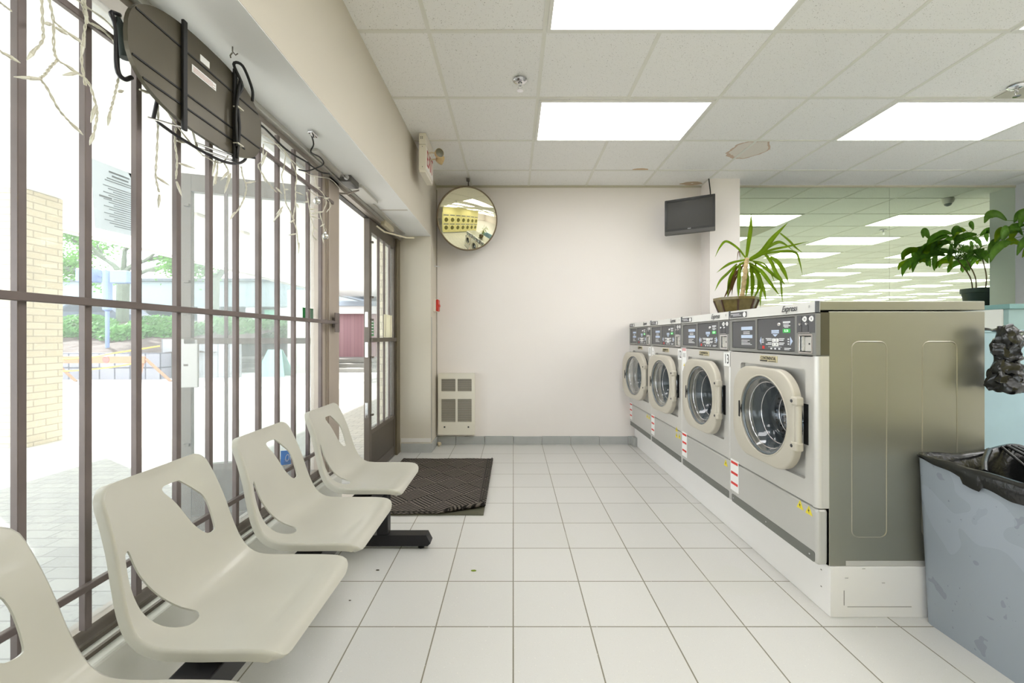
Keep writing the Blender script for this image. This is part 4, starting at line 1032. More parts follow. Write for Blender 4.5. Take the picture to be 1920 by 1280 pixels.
    tri([(0.292, 1.154), (0.252, 1.154), (0.272, 1.142)], INKB)
    tri([(0.395, 1.122), (0.383, 1.142), (0.383, 1.102)], INKB); tri([(0.148, 1.122), (0.165, 1.142), (0.165, 1.102)], INKB)
    for k in range(3): ink(0.362, 0.378, 1.112 + 0.008 * k, 1.116 + 0.008 * k); ink(0.172, 0.182, 1.106 + 0.011 * k, 1.112 + 0.011 * k)
    for k, z in enumerate((1.131, 1.124, 1.111, 1.104)):
        ink(0.300, 0.345 - 0.008 * (k % 3), z, z + 0.004); ink(0.205 + 0.006 * (k % 2), 0.243, z, z + 0.004)
    ink(0.355, 0.373, 1.083, 1.098, RED)
    ink(0.160, 0.205, 1.088, 1.091); ink(0.170, 0.205, 1.082, 1.085)
    for k in range(3): ink(0.235 + 0.03 * k, 0.248 + 0.03 * k, 1.082, 1.089)
    ink(0.225, 0.325, 1.093, 1.0945)
    obj('control_plate', cp, None, t)
    for k, (a, z) in enumerate(((0.282, 1.1255), (0.257, 1.1255), (0.282, 1.106), (0.257, 1.106))):
        bt = obj('button', B(FX - 0.004, FX - 0.0005, y0 + a - 0.0105, y0 + a + 0.0105, z - 0.0085, z + 0.0085, 0.002), STICK, t)
        tx = text_bm(str(k + 1), 0.015, 0.0003); basis(tx, (FX - 0.0042, y0 + a, z), (0, -1, 0), (0, 0, 1), (-1, 0, 0)); obj('digit', tx, INKK, bt)
    obj('keyhole_knob', L([(0.0004, -0.008), (0.007, -0.008), (0.010, -0.003), (0.010, 0)], (FX, y0 + 0.240, 1.200), 'X', n=16), CHROME, t, smooth=40)
    ds = obj('display', face_box(y0 + 0.165, y0 + 0.215, 1.160, 1.178, -0.0022, -0.0009), M('display_dark_green', (44, 120, 60), 0.3, emit=(70, 200, 90), es=0.35), t)
    tx = text_bm('0.30' if not near else '0.36', 0.016, 0.0003); basis(tx, (FX - 0.0025, y0 + 0.190, 1.169), (0, -1, 0), (0, 0, 1), (-1, 0, 0)); obj('digits', tx, M('digit_glow', (190, 255, 190), 0.4, emit=(190, 255, 200), es=0.7), ds)
    # coin acceptor
    cb = [(face_box(y0 + 0.008, y0 + 0.116, 1.158, 1.234, -0.0052, -0.0035), DARKP)]
    for k, a in enumerate((0.085, 0.045)):
        cb.append((face_box(y0 + a - 0.0015, y0 + a + 0.0015, 1.163, 1.230, -0.0058, -0.005), INKK))
        cb.append((L([(0.0003, -0.014), (0.006, -0.012), (0.007, -0.005)], (FX, y0 + a + 0.004, 1.196), 'X', n=12), CHROME))
        ov = L([(0.0003, -0.0062), (0.0115, -0.0062), (0.012, -0.005)], (FX, y0 + a - 0.019, 1.217), 'X', n=20); cb.append((ov, STICK))
        cb.append((prism(bmesh.new(), [(y0 + a - 0.003, 1.217), (y0 + a - 0.008, 1.224), (y0 + a - 0.008, 1.21)], 0.001, lambda u, v, q: Vector((FX - 0.0063 + q, u, v))), STICK))
        tx = text_bm('25' if k == 0 else '$', 0.012, 0.0003); basis(tx, (FX - 0.0066, y0 + a - 0.019, 1.217), (0, -1, 0), (0, 0, 1), (-1, 0, 0)); cb.append((tx, INKK))
    cb.append((face_box(y0 + 0.035, y0 + 0.105, 1.1585, 1.161, -0.0075, -0.005), CHROME))
    obj('coin_acceptor', cb, None, t)
    rt = [(plate(bmesh.new(), rrect(y0 + 0.062, 1.112, 0.044, 0.042, 0.006, 3), [rrect(y0 + 0.062, 1.112, 0.036, 0.034, 0.004, 3)], 0.004, lambda u, v, q: Vector((FX - 0.007 + q, u, v))), CHROME),
          (face_box(y0 + 0.026, y0 + 0.098, 1.077, 1.147, 0.006, 0.012), INKK), (B(FX + 0.0, FX + 0.006, y0 + 0.028, y0 + 0.074, 1.080, 1.142, 0.002), STEEL), (B(FX + 0.0, FX + 0.005, y0 + 0.078, y0 + 0.096, 1.080, 1.145, 0.002), M('coin_cup_light', (206, 204, 196), 0.25, 0.8)),
          (L([(0.0003, -0.002), (0.004, -0.001), (0.004, 0.001)], (FX, y0 + 0.046, 1.112), 'X', n=10), INKK)]
    obj('coin_return', rt, None, t)
    # top band and lid
    tb = prism(bmesh.new(), [(FX - 0.006, 1.242), (FX + 0.012, 1.242), (FX + 0.012, 1.288), (FX + 0.002, 1.288)], WW - 2 * gap, lambda u, v, q: Vector((u, fy0 + q, v)))
    obj('top_band', tb, M('top_band_silver', (226, 226, 222), 0.35, 0.25), t)
    obj('end_cap', B(FX - 0.007, FX + 0.010, fy0 - 0.001, fy0 + 0.004, 1.241, 1.289, 0.001), M('end_cap_grey', (98, 102, 108), 0.4), t)
    obj('lid', B(FX + 0.0125, 1.930, fy0, fy1, 1.2505, 1.288, 0.003), SIDEM, t)
    tx = text_bm('Express', 0.040, 0.0006, shear=0.25)
    for v in tx.verts: v.co.x *= 0.82
    basis(tx, (FX - 0.0055, y0 + 0.166, 1.267), (0, -1, 0), (0.12, 0, 1), (-1, 0, 0)); obj('lettering', tx, INKK, t)
    st = bmesh.new()
    for k in range(3):
        a = k * pi / 3; d = Vector((0, cos(a), sin(a))) * 0.008
        tube(st, [Vector((FX - 0.0055, y0 + 0.040, 1.268)) - d, Vector((FX - 0.0055, y0 + 0.040, 1.268)) + d], 0.0007, 4)
    obj('star_mark', st, M('star_grey', (170, 170, 168), 0.4), t)
    rs = [(prism(bmesh.new(), rrect(y0 + 0.59, 1.262, 0.082, 0.0155, 0.003, 2), 0.002, lambda u, v, q: Vector((FX - 0.0065 + q, u, v))), DARKP)]
    rs += [(face_box(y0 + 0.575, y0 + 0.665, 1.266, 1.269, -0.0073, -0.006), INKW), (face_box(y0 + 0.555, y0 + 0.640, 1.258, 1.261, -0.0073, -0.006), INKW), (L([(0.0003, -0.0073), (0.0135, -0.0073), (0.014, -0.006)], (FX, y0 + 0.526, 1.262), 'X', n=18), STICK)]
    obj('rule_sticker', rs, None, t)
    bg_ = [(B(FX - 0.003, FX + 0.0002, y0 + 0.256, y0 + 0.392, 1.020, 1.050, 0.001), M('badge_brass', (222, 212, 176), 0.3, 0.5)), (face_box(y0 + 0.330, y0 + 0.390, 1.0215, 1.0275, -0.0036, -0.0028), INKK)]
    tx = text_bm('CONTINENTAL', 0.0225, 0.0004)
    for v in tx.verts: v.co.x *= 0.78
    basis(tx, (FX - 0.0036, y0 + 0.324, 1.037), (0, -1, 0), (0, 0, 1), (-1, 0, 0)); bg_.append((tx, INKK))
    bg_.append((face_box(y0 + 0.262, y0 + 0.322, 1.0225, 1.0255, -0.0036, -0.0028), INKK))
    obj('maker_badge', bg_, None, t)
    # drum behind the door
    c = Vector((FX, y0 + 0.308, 0.766))
    obj('gasket', L([(0.196, 0.024), (0.190, 0.05), (0.170, 0.085), (0.182, 0.11), (0.178, 0.13)], c, 'X', n=48), GASK, t, smooth=True)
    drum = L([(0.178, 0.13), (0.236, 0.135), (0.24, 0.16), (0.24, 0.40), (0.22, 0.42), (0.13, 0.385), (0.09, 0.42), (0.06, 0.40), (0.0005, 0.395)], c, 'X', n=56)
    for k in range(3):
        a = 2 * pi * k / 3 + 0.5 + number * 0.7; mid = Vector((0, cos(a), sin(a)))
        tube(drum, [c + mid * 0.215 + Vector((0.17, 0, 0)), c + mid * 0.215 + Vector((0.41, 0, 0))], 0.028, 10)
    dots = bmesh.new()
    for i in range(-8, 9):
        for j in range(-8, 9):
            u = (i + 0.5 * (j % 2)) * 0.026; v = j * 0.0225; rr_ = math.hypot(u, v)
            if rr_ < 0.195 and not 0.055 < rr_ < 0.075: 
                xx = 0.395 if rr_ < 0.06 else (0.42 - (rr_ - 0.09) * 0.875 if rr_ < 0.13 else 0.385 + (rr_ - 0.13) * 0.389)
                if rr_ < 0.09 and rr_ >= 0.06: xx = 0.40 + (rr_ - 0.06) * 0.667
                lathe(dots, [(0.0003, xx - 0.0032), (0.0062, xx - 0.003)], c + Vector((0, u, v)), 'X', n=8)
    for i in range(10):
        for j in range(52):
            a = 2 * pi * (j + 0.5 * (i % 2)) / 52; e = Vector((0, cos(a), sin(a))); f = Vector((0, -sin(a), cos(a))); p = c + e * 0.2375 + Vector((0.165 + 0.025 * i, 0, 0))
            dots.faces.new([dots.verts.new(p + f * (0.0062 * cos(q * pi / 3)) + Vector((0.0062 * sin(q * pi / 3), 0, 0))) for q in range(6)])
    obj('drum', [(drum, DRUM), (dots, INKD)], None, t, smooth=40)
    # door, hinged at its near edge
    hy = y0 + 0.066; xd = FX - 0.045
    dn = [rrect(y0 + 0.322, 0.766, 0.247, 0.227, 0.14, 12)]
    def mpd(u, v, q): return Vector((xd + q, u, v))
    ring = plate(bmesh.new(), dn[0], [circ(c.y, c.z, 0.187, 56)], 0.034, mpd)
    bev = [e for e in ring.edges if len(e.link_faces) == 2 and e.calc_face_angle(0) > 1.0 and abs(e.verts[0].co.x - xd) < 1e-5 and abs(e.verts[1].co.x - xd) < 1e-5]
    bmesh.ops.bevel(ring, geom=bev, offset=0.008, segments=3, affect='EDGES', profile=0.5)
    door = obj('door', ring, DOORP, t, origin=(xd + 0.034, hy, 0.768), smooth=35)
    bowl = L([(0.186, 0.008), (0.178, 0.004), (0.168, 0.010), (0.162, 0.03), (0.155, 0.034), (0.150, 0.07), (0.140, 0.078), (0.130, 0.12), (0.112, 0.145), (0.08, 0.162), (0.04, 0.170), (0.0005, 0.172)], (xd, c.y, c.z), 'X', n=56)
    obj('glass_bowl', bowl, GLASS, door, smooth=True)
    rg2 = bmesh.new()
    for rr_, dd_, tt in ((0.158, 0.034, 0.0035), (0.136, 0.082, 0.003), (0.100, 0.150, 0.0025)): tube(rg2, [(xd + dd_, c.y + rr_ * cos(2 * pi * k / 56), c.z + rr_ * sin(2 * pi * k / 56)) for k in range(56)], tt, 8, closed=True)
    obj('bowl_rim_line', rg2, CHROME, door, smooth=True)
    obj('inner_ring', tube(bmesh.new(), [(xd + 0.012, c.y + 0.181 * cos(2 * pi * k / 56), c.z + 0.181 * sin(2 * pi * k / 56)) for k in range(56)], 0.0065, 8, closed=True), GASK, door, smooth=True)
    obj('outer_ring', tube(bmesh.new(), [(xd + 0.002, c.y + 0.190 * cos(2 * pi * k / 56), c.z + 0.190 * sin(2 * pi * k / 56)) for k in range(56)], 0.004, 8, closed=True), DOORP, door, smooth=True)
    hn = B(xd - 0.004, xd + 0.02, c.y + 0.186, c.y + 0.200, c.z - 0.045, c.z + 0.04, 0.003); obj('latch', hn, RUBBER, door)
    for z in (0.675, 0.867):
        hb = B(xd - 0.004, xd + 0.030, hy - 0.012, hy + 0.03, z - 0.02, z + 0.02, 0.008); hh = obj('hinge', hb, DOORP, door)
        obj('screw', L([(0.0003, -0.006), (0.007, -0.0055), (0.008, -0.003)], (xd, hy + 0.02, z), 'X', n=12), INKK, door)
    obj('hinge_bar', T([(xd + 0.014, hy + 0.002, 0.69), (xd + 0.014, hy + 0.002, 0.852)], 0.013, 14), DOORP, door, smooth=40)
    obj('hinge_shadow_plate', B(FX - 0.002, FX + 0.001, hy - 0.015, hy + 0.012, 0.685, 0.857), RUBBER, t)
    door.rotation_euler.z = radians(ajar)
    for s in stickers: stick(t, y0, *s)
    return t

def stick(parent, y0, kind, a, z, *r):
    X = FX - 0.0006
    if kind == 'num':
        g = [(prism(bmesh.new(), [(a - 0.035, z - 0.040), (a + 0.035, z - 0.040), (a + 0.035, z + 0.030 if r[1:] else z + 0.040), (a + 0.01, z + 0.040), (a - 0.035, z + 0.040)], 0.0009, lambda u, v, q: Vector((X - 0.0004 + q, u, v))), STICK)]
        tx = text_bm(r[0], 0.078, 0.0004)
        for v in tx.verts: v.co.x *= 0.72
        basis(tx, (X - 0.0008, a, z - 0.001), (0, -1, 0), (0, 0, 1), (-1, 0, 0)); g.append((tx, INKK))
        obj('number_sticker', g, None, parent)
    elif kind == 'strip':
        g = [(B(X - 0.0006, X + 0.0004, a - 0.042, a + 0.042, z - 0.088, z + 0.088), STICK)]
        for k in range(3): g.append((B(X - 0.0012, X - 0.0005, a - 0.034, a + 0.036, z + 0.063 - 0.058 * k, z + 0.077 - 0.058 * k), RED))
        obj('load_sticker', g, None, parent)
    elif kind == 'tri':
        g = [(prism(bmesh.new(), [(a - 0.021, z - 0.017), (a + 0.021, z - 0.017), (a, z + 0.020)], 0.0009, lambda u, v, q: Vector((X - 0.0005 + q, u, v))), YEL)]
        g.append((prism(bmesh.new(), [(a + 0.003, z + 0.008), (a - 0.005, z - 0.002), (a + 0.0, z - 0.002), (a - 0.003, z - 0.012), (a + 0.006, z + 0.0), (a + 0.001, z + 0.001)], 0.0004, lambda u, v, q: Vector((X - 0.0009 + q, u, v))), INKK))
        obj('warning_triangle', g, None, parent)
    elif kind == 'note':
        g = [(prism(bmesh.new(), [(a - 0.034, z - 0.045), (a + 0.034, z - 0.050), (a + 0.034, z + 0.052), (a - 0.012, z + 0.045), (a - 0.030, z + 0.015)], 0.0009, lambda u, v, q: Vector((X - 0.0004 + q, u, v))), STICK)]
        for k in range(4): g.append((B(X - 0.0012, X - 0.0005, a - 0.018, a + 0.022, z - 0.03 + 0.014 * k, z - 0.026 + 0.014 * k), M('tag_grey', (170, 170, 166), 0.5)))
        obj('paper_note', g, None, parent)
    elif kind == 'tag':
        g = [(B(X - 0.0006, X + 0.0004, a - 0.035, a + 0.035, z - 0.09, z + 0.08), STICK)]
        g.append((B(X - 0.0012, X - 0.0005, a - 0.03, a + 0.03, z + 0.055, z + 0.075), M('tag_pink', (236, 180, 180), 0.5)))
        for k in range(3): g.append((B(X - 0.0012, X - 0.0005, a - 0.02 + 0.015 * k, a - 0.013 + 0.015 * k, z + 0.01, z + 0.04), M('tag_grey', (170, 170, 166), 0.5)))
        g.append((prism(bmesh.new(), [(a - 0.012, z - 0.055), (a + 0.012, z - 0.055), (a, z - 0.032)], 0.0006, lambda u, v, q: Vector((X - 0.0011 + q, u, v))), YEL))
        obj('care_sticker', g, None, parent)
Yk = [Y00 + WW * k for k in range(4)]
washer(Yk[0], 'silver front-loading coin washer nearest the camera, with no number sticker', 14, 0.0,
       [('strip', Yk[0] + 0.635, 0.363), ('tri', Yk[0] + 0.102, 0.415), ('tri', Yk[0] + 0.048, 0.413)], near=True)
washer(Yk[1], 'silver front-loading coin washer numbered 13, second from the camera', 13, 0.0,
       [('strip', Yk[1] + 0.635, 0.363), ('num', Yk[1] + 0.038, 1.012, '13'), ('tag', Yk[1] + 0.640, 0.985), ('tri', Yk[1] + 0.05, 0.405)])
washer(Yk[2], 'silver front-loading coin washer numbered 12, third from the camera', 12, 3.0,
       [('strip', Yk[2] + 0.635, 0.363), ('num', Yk[2] + 0.038, 1.012, '12'), ('tri', Yk[2] + 0.10, 0.44), ('tri', Yk[2] + 0.10, 0.395), ('tri', Yk[2] + 0.045, 0.40), ('note', Yk[2] + 0.63, 1.0)])
washer(Yk[3], 'silver front-loading coin washer numbered 11, farthest, against the back wall', 11, 8.0,
       [('strip', Yk[3] + 0.64, 0.363), ('num', Yk[3] + 0.038, 1.012, '11', 1), ('tri', Yk[3] + 0.11, 0.41), ('tri', Yk[3] + 0.055, 0.41)])

# ------------------------------------------------------------------ plants
def strip_leaf(pts, w, fold=0.35, wprof=None):
    """long leaf along 3D points, widest near the middle, folded along its rib"""
    P = catmull(pts, 5); n = len(P); g = bmesh.new(); rows = []
    side0 = None
    for i, p in enumerate(P):
        t = i / (n - 1); d = (P[min(i + 1, n - 1)] - P[max(i - 1, 0)])
        d = d.normalized() if d.length > 1e-6 else Vector((0, 0, 1))
        s = d.cross(Vector((0, -1, 0.15)))
        if s.length < 0.05: s = d.cross(Vector((1, 0, 0)))
        s.normalize()
        if side0 is not None and s.dot(side0) < 0: s = -s
        side0 = s; nn = s.cross(d)
        ww = w * (wprof(t) if wprof else (0.35 + 0.65 * sin(pi * min(1, (t + 0.12) * 0.82))) * (1 - t ** 5)) / 2 + 0.0004
        rows.append((g.verts.new(p - s * ww + nn * ww * fold), g.verts.new(p), g.verts.new(p + s * ww + nn * ww * fold)))
    for a, b_ in zip(rows, rows[1:]):
        g.faces.new((a[0], a[1], b_[1], b_[0])); g.faces.new((a[1], a[2], b_[2], b_[1]))
    bmesh.ops.solidify(g, geom=g.faces[:], thickness=0.0012)
    return g

def yucca():
    Y = 2.78; sc = 4.267
    def P(x, y, dy=0.0): return onY(1200 + x / sc, 320 + y / sc, Y + dy)
    bx_, by_ = 1380 - 962.3, 0
    cx = bx_ * Y / 780
    t = thing('potted_yucca', 'yucca with long arching leaves in a brown angular pot on the washer tops', 'potted plant', (cx, Y, 1.288))
    pot = bmesh.new()
    def ring(r, z, n=8): return [pot.verts.new((cx + r * cos(2 * pi * (k + 0.5) / n), Y + r * sin(2 * pi * (k + 0.5) / n), z)) for k in range(n)]
    rs = [ring(0.098, 1.289), ring(0.132, 1.385), ring(0.138, 1.385), ring(0.138, 1.402), ring(0.126, 1.402), ring(0.120, 1.375)]
    for a, b_ in zip(rs, rs[1:]):
        for k in range(8): pot.faces.new((a[k], a[(k + 1) % 8], b_[(k + 1) % 8], b_[k]))
    pot.faces.new(rs[0][::-1])
    pt = obj('pot', pot, M('pot_olive_brown', (112, 98, 52), 0.25, var=0.3, vscale=25, coat=0.4), t)
    rb = bmesh.new()
    for k in range(8):
        a = 2 * pi * (k + 0.5) / 8; tube(rb, [(cx + 0.099 * cos(a), Y + 0.099 * sin(a), 1.292), (cx + 0.134 * cos(a), Y + 0.134 * sin(a), 1.386)], 0.006, 6)
    obj('corner_rib', rb, M('pot_rib_dark', (78, 56, 44), 0.35), pt)
    obj('soil', L([(0.118, 1.378), (0.05, 1.388), (0.0005, 1.392)], (cx, Y, 0), n=16), M('soil_dark', (58, 46, 36), 0.9, bump=0.5, bscale=60), t)
    tr_ = catmull([P(812, 1030, 0), P(825, 950, 0.01), P(838, 850, 0), P(846, 760, 0), P(855, 700, 0)], 6)
    obj('trunk', tube(bmesh.new(), tr_, [0.013 + 0.003 * (i % 3 == 0) for i in range(len(tr_))], 10), M('yucca_bark', (196, 172, 128), 0.8, var=0.35, vscale=45, bump=0.4, bscale=90), t, smooth=True)
    leaves = [([(850, 690), (868, 560), (884, 450), (888, 343)], 34, 0), ([(846, 700), (780, 620), (690, 566), (640, 610), (600, 690)], 20, .05), ([(850, 710), (740, 735), (680, 765), (612, 815)], 20, -.05),
              ([(775, 745), (700, 820), (640, 880), (598, 962)], 20, -.1), ([(870, 715), (970, 655), (1060, 540), (1185, 412)], 44, 0), ([(975, 650), (1060, 590), (1130, 575), (1230, 640)], 26, .06),
              ([(900, 710), (1030, 640), (1190, 604), (1350, 565)], 18, -.08), ([(1040, 690), (1100, 735), (1150, 810), (1190, 900)], 40, .05), ([(985, 650), (1045, 730), (1085, 820), (1125, 870), (1160, 912)], 34, -.1),
              ([(960, 675), (1080, 650), (1235, 652), (1275, 730), (1300, 835)], 22, .1), ([(1120, 500), (1190, 560), (1240, 612), (1305, 660)], 20, .03), ([(880, 718), (990, 745), (1050, 830), (1078, 900)], 14, .1),
              ([(870, 740), (960, 800), (1040, 900), (1120, 1005)], 34, -.08), ([(880, 750), (896, 860), (896, 950), (890, 1025)], 34, .04), ([(900, 760), (950, 860), (985, 950), (1010, 1045)], 32, -.12),
              ([(920, 740), (968, 890), (962, 1000), (962, 1095)], 22, -.16), ([(1108, 838), (1125, 900), (1132, 980), (1140, 1055)], 16, -.1), ([(800, 742), (790, 850), (786, 940), (786, 1025)], 30, -.1),
              ([(770, 760), (722, 850), (706, 930), (700, 1020)], 26, .08), ([(900, 800), (962, 880), (935, 970), (900, 1030)], 22, .1), ([(850, 762), (858, 860), (852, 950), (842, 1020)], 26, .12), ([(905, 725), (1000, 780), (1085, 850), (1150, 905)], 26, -.05),
              ([(880, 745), (930, 830), (945, 900), (925, 1010)], 26, .14), ([(846, 720), (760, 790), (730, 880), (700, 960)], 22, .12)]
    for i, (pts, wd, dy) in enumerate(leaves):
        n = len(pts); q = [P(x, y, dy * (k / (n - 1)) ) for k, (x, y) in enumerate(pts)]
        obj('leaf', strip_leaf(q, wd / sc * Y / 780), LEAF1, t, smooth=True)
    for pts, wd in (([(840, 740), (745, 850), (705, 950), (665, 1030)], 22), ([(835, 745), (770, 850), (740, 930), (735, 1000)], 14), ([(800, 690), (790, 640), (775, 720)], 8), ([(770, 770), (740, 900), (700, 1015)], 18)):
        obj('dry_leaf', strip_leaf([P(x, y, 0.03 * k) for k, (x, y) in enumerate(pts)], wd / sc * Y / 780), DEADL, t, smooth=True)
yucca()

def lily(cx, cy, z0, label, spread, n, seed, px_off=0.0):
    rnd = random.Random(seed)
    t = thing('potted_lily', label, 'potted plant', (cx, cy, z0))
    obj('pot', L([(0.125, z0), (0.158, z0 + 0.21), (0.170, z0 + 0.21), (0.172, z0 + 0.262), (0.160, z0 + 0.262), (0.154, z0 + 0.225)], (cx, cy, 0), n=32, cap0=True), M('pot_dark_teal', (44, 58, 62), 0.4), t, smooth=40)
    obj('soil', L([(0.1545, z0 + 0.232), (0.0005, z0 + 0.24)], (cx, cy, 0), n=20), M('soil_dark', (58, 46, 36), 0.9, bump=0.5, bscale=60), t)
    stems = [(-0.09, 0.0), (-0.03, -0.02), (0.04, 0.01)]
    tops = []
    for sx_, sy_ in stems:
        top = Vector((cx + sx_ * 2.2 - 0.04, cy + sy_ - 0.03, z0 + 0.60)); tops.append(top)
        obj('stem', tube(bmesh.new(), catmull([(cx + sx_, cy + sy_, z0 + 0.22), (cx + sx_ * 1.4, cy + sy_, z0 + 0.40), top], 4), 0.006, 7), M('stem_brown', (118, 100, 70), 0.7), t)
    for k in range(n):
        top = tops[k % 3]
        ax, az = rnd.uniform(-1, 1), rnd.uniform(-0.35, 1.0)
        dxx = spread[0] + (spread[1] - spread[0]) * (k + rnd.random()) / n
        hz = z0 + 0.56 + rnd.uniform(0.0, 0.44) * (1 - 0.4 * abs(dxx - (spread[0] + spread[1]) / 2) / (spread[1] - spread[0]) * 2)
        yy = cy + rnd.uniform(-0.22, 0.12)
        a = Vector((cx + dxx, yy, hz)); mid = (top + a) / 2 + Vector((0, 0, 0.07))
        obj('leaf_stalk', tube(bmesh.new(), catmull([top, mid, a], 4), 0.0028, 5), LEAF2, t)
        ln = rnd.uniform(0.15, 0.24); dirx = (1 if a.x > top.x else -1) * rnd.uniform(0.2, 0.9) if rnd.random() < 0.85 else rnd.uniform(-0.6, 0.6)
        d1 = Vector((dirx, rnd.uniform(-0.5, 0.25), rnd.uniform(-0.2, 0.35))).normalized()
        p1 = a + d1 * ln * 0.4; p2 = a + d1 * ln * 0.75 + Vector((0, 0, -ln * 0.25)); p3 = a + d1 * ln * 0.9 + Vector((0, 0, -ln * 0.65))
        obj('leaf', strip_leaf([a, p1, p2, p3], rnd.uniform(0.055, 0.085), 0.25, lambda q: max(0.02, sin(pi * min(1, q * 0.93 + 0.05)) ** 0.8)), LEAF2 if rnd.random() < 0.8 else LEAF1, t, smooth=True)
lily(5.47, 3.98, 1.446, 'leafy green lily on the teal cabinet, seen mostly as its reflection in the wall mirror', (-0.74, 0.25), 64, 3)
t = thing('storage_cabinet', 'teal capped cabinet at the right edge against the back wall', 'cabinet', (5.4, 4.0, 0))
obj('body', B(4.55, 6.2, 3.82, 4.18, 0, 1.40, 0.003), M('teal_counter', (146, 172, 168), 0.45, var=0.06), t)
obj('top', B(4.535, 6.2, 3.80, 4.18, 1.40, 1.445, 0.004), M('teal_cap', (118, 156, 152), 0.4), t)
obj('side_panel', B(4.53, 4.549, 3.86, 4.18, 0, 1.399), M('cabinet_side_white', (226, 226, 218), 0.5), t)

# ------------------------------------------------------------------ pale blue partition behind the washers
g = B(1.985, 3.2, 2.02, 2.10, 0.0, 1.165, 0.006); bx(g, 3.1, 3.2, 2.10, 4.19, 0.0, 1.165)
bx(g, 1.98, 3.205, 2.015, 2.105, 1.163, 1.176, 0.003)
tag(obj('partition', g, M('partition_pale_blue', (170, 200, 214), 0.45, var=0.07, vscale=5)), 'pale blue low partition behind the nearest washer, at the right edge', 'partition')

# ------------------------------------------------------------------ waste bin with black liner
def crumple(g, amp, sc, seed, keep=None):
    from mathutils import noise
    for v in g.verts:
        p = v.co * sc + Vector((seed, seed * 2.3, 0)); n = noise.noise_vector(p) + 0.5 * noise.noise_vector(p * 2.3)
        k = 1.0 if keep is None else keep(v.co)
        v.co += n * amp * k
def bin_thing():
    x0, x1, y0, y1 = 1.628, 2.17, 1.06, 1.686; dx = 0.028
    t = thing('waste_bin', 'tall scuffed grey square bin lined with a black bag at the right edge', 'waste bin', (1.9, 1.37, 0))
    g = bmesh.new()
    def ring(i, z, r=0.03):
        return [g.verts.new((u, v, z)) for u, v in rrect((x0 + x1) / 2, (y0 + y1) / 2, (x1 - x0) / 2 - i, (y1 - y0) / 2 - i * 0.3, r, 4)]
    rr = [ring(dx, 0.0), ring(dx * 0.5, 0.33), ring(0.0, 0.665), ring(0.012, 0.665), ring(dx + 0.012, 0.02)]
    for a, b_ in zip(rr, rr[1:]):
        for k in range(len(a)): g.faces.new((a[k], a[(k + 1) % len(a)], b_[(k + 1) % len(a)], b_[k]))
    g.faces.new(rr[0][::-1])
    m = brick_mat('bin_grey_scuffed', (150, 158, 166), (150, 158, 166), (150, 158, 166), 5, 5, 0.0001, rough=0.5, bump=0.0, speck=[(14, 0.66, (120, 126, 136), 0.5), (3, 0.56, (164, 172, 182), 0.5), (70, 0.74, (100, 106, 116), 0.6)])
    obj('bin_body', g, m, t, smooth=30)
    # liner: cuff outside, over the rim, down inside
    from mathutils import noise
    g = bmesh.new(); base = []
    N = 220; W_, H_ = (x1 - x0), (y1 - y0)
    per = []
    cs = rrect((x0 + x1) / 2, (y0 + y1) / 2, W_ / 2, H_ / 2, 0.035, 6)
    L_ = [0.0]
    for i in range(len(cs)): L_.append(L_[-1] + math.hypot(cs[(i + 1) % len(cs)][0] - cs[i][0], cs[(i + 1) % len(cs)][1] - cs[i][1]))
    for k in range(N):
        s = L_[-1] * k / N; i = max(j for j in range(len(cs)) if L_[j] <= s); f = (s - L_[i]) / max(1e-9, L_[i + 1] - L_[i]); a = cs[i]; b_ = cs[(i + 1) % len(cs)]
        per.append(Vector((a[0] + (b_[0] - a[0]) * f, a[1] + (b_[1] - a[1]) * f)))
    ctr = Vector(((x0 + x1) / 2, (y0 + y1) / 2)); rows = []
    for k, p in enumerate(per):
        o = (p - ctr).normalized(); a = k / N * 2 * pi
        nv = lambda q, sc_=9: noise.noise(Vector((p.x * sc_, p.y * sc_, q)))
        d = 0.012 + 0.055 * min(1.0, max(0.0, (y1 - 0.015 - p.y) / 0.32)) + 0.006 * nv(1.0, 14) + (0.018 if 1.44 < p.y < 1.50 and p.x < 1.7 else 0)
        lump = 0.035 * math.exp(-((p.x - 2.02) / 0.10) ** 2) if p.y > 1.6 else 0.0
        rim = 0.672 + lump + 0.005 * nv(3.0, 12)
        q = []
        for (out_, z) in ((0.006 + 0.002 * nv(4), rim - d), (0.010 + 0.004 * nv(5), rim - d * 0.6), (0.010 + 0.005 * nv(6, 16), rim - 0.012), (0.004, rim), (-0.012, rim + 0.002), (-0.026 + 0.008 * nv(7, 14), rim - 0.012), (-0.035 + 0.016 * nv(8, 12), rim - 0.06), (-0.045 + 0.03 * nv(9, 9), rim - 0.14), (-0.07 + 0.04 * nv(10, 8), rim - 0.28), (-0.12 + 0.04 * nv(11, 7), rim - 0.42), (-0.25, rim - 0.47)):
            c = p + o * out_; q.append(g.verts.new((c.x, c.y, z)))
        rows.append(q)
    for k in range(N):
        a, b_ = rows[k], rows[(k + 1) % N]
        for j in range(len(a) - 1): g.faces.new((a[j], b_[j], b_[j + 1], a[j + 1]))
    g.faces.new([r[-1] for r in rows])
    # gathered folds across the opening at the back
    for (pa, pb, pc, wd) in (((1.70, 1.50, 0.655), (1.78, 1.57, 0.675), (1.90, 1.66, 0.690), 0.016), ((1.98, 1.67, 0.705), (2.0, 1.55, 0.66), (2.06, 1.36, 0.62), 0.010), ((2.0, 1.67, 0.705), (2.03, 1.56, 0.665), (2.10, 1.40, 0.63), 0.010), ((1.96, 1.67, 0.70), (1.95, 1.60, 0.66), (1.93, 1.50, 0.60), 0.009), ((2.03, 1.67, 0.70), (2.08, 1.58, 0.67), (2.14, 1.48, 0.66), 0.010)):
        tube(g, catmull([pa, pb, pc], 6), wd * 0.6, 7)
    obj('bin_liner', g, BAGM, t, smooth=60)
bin_thing()

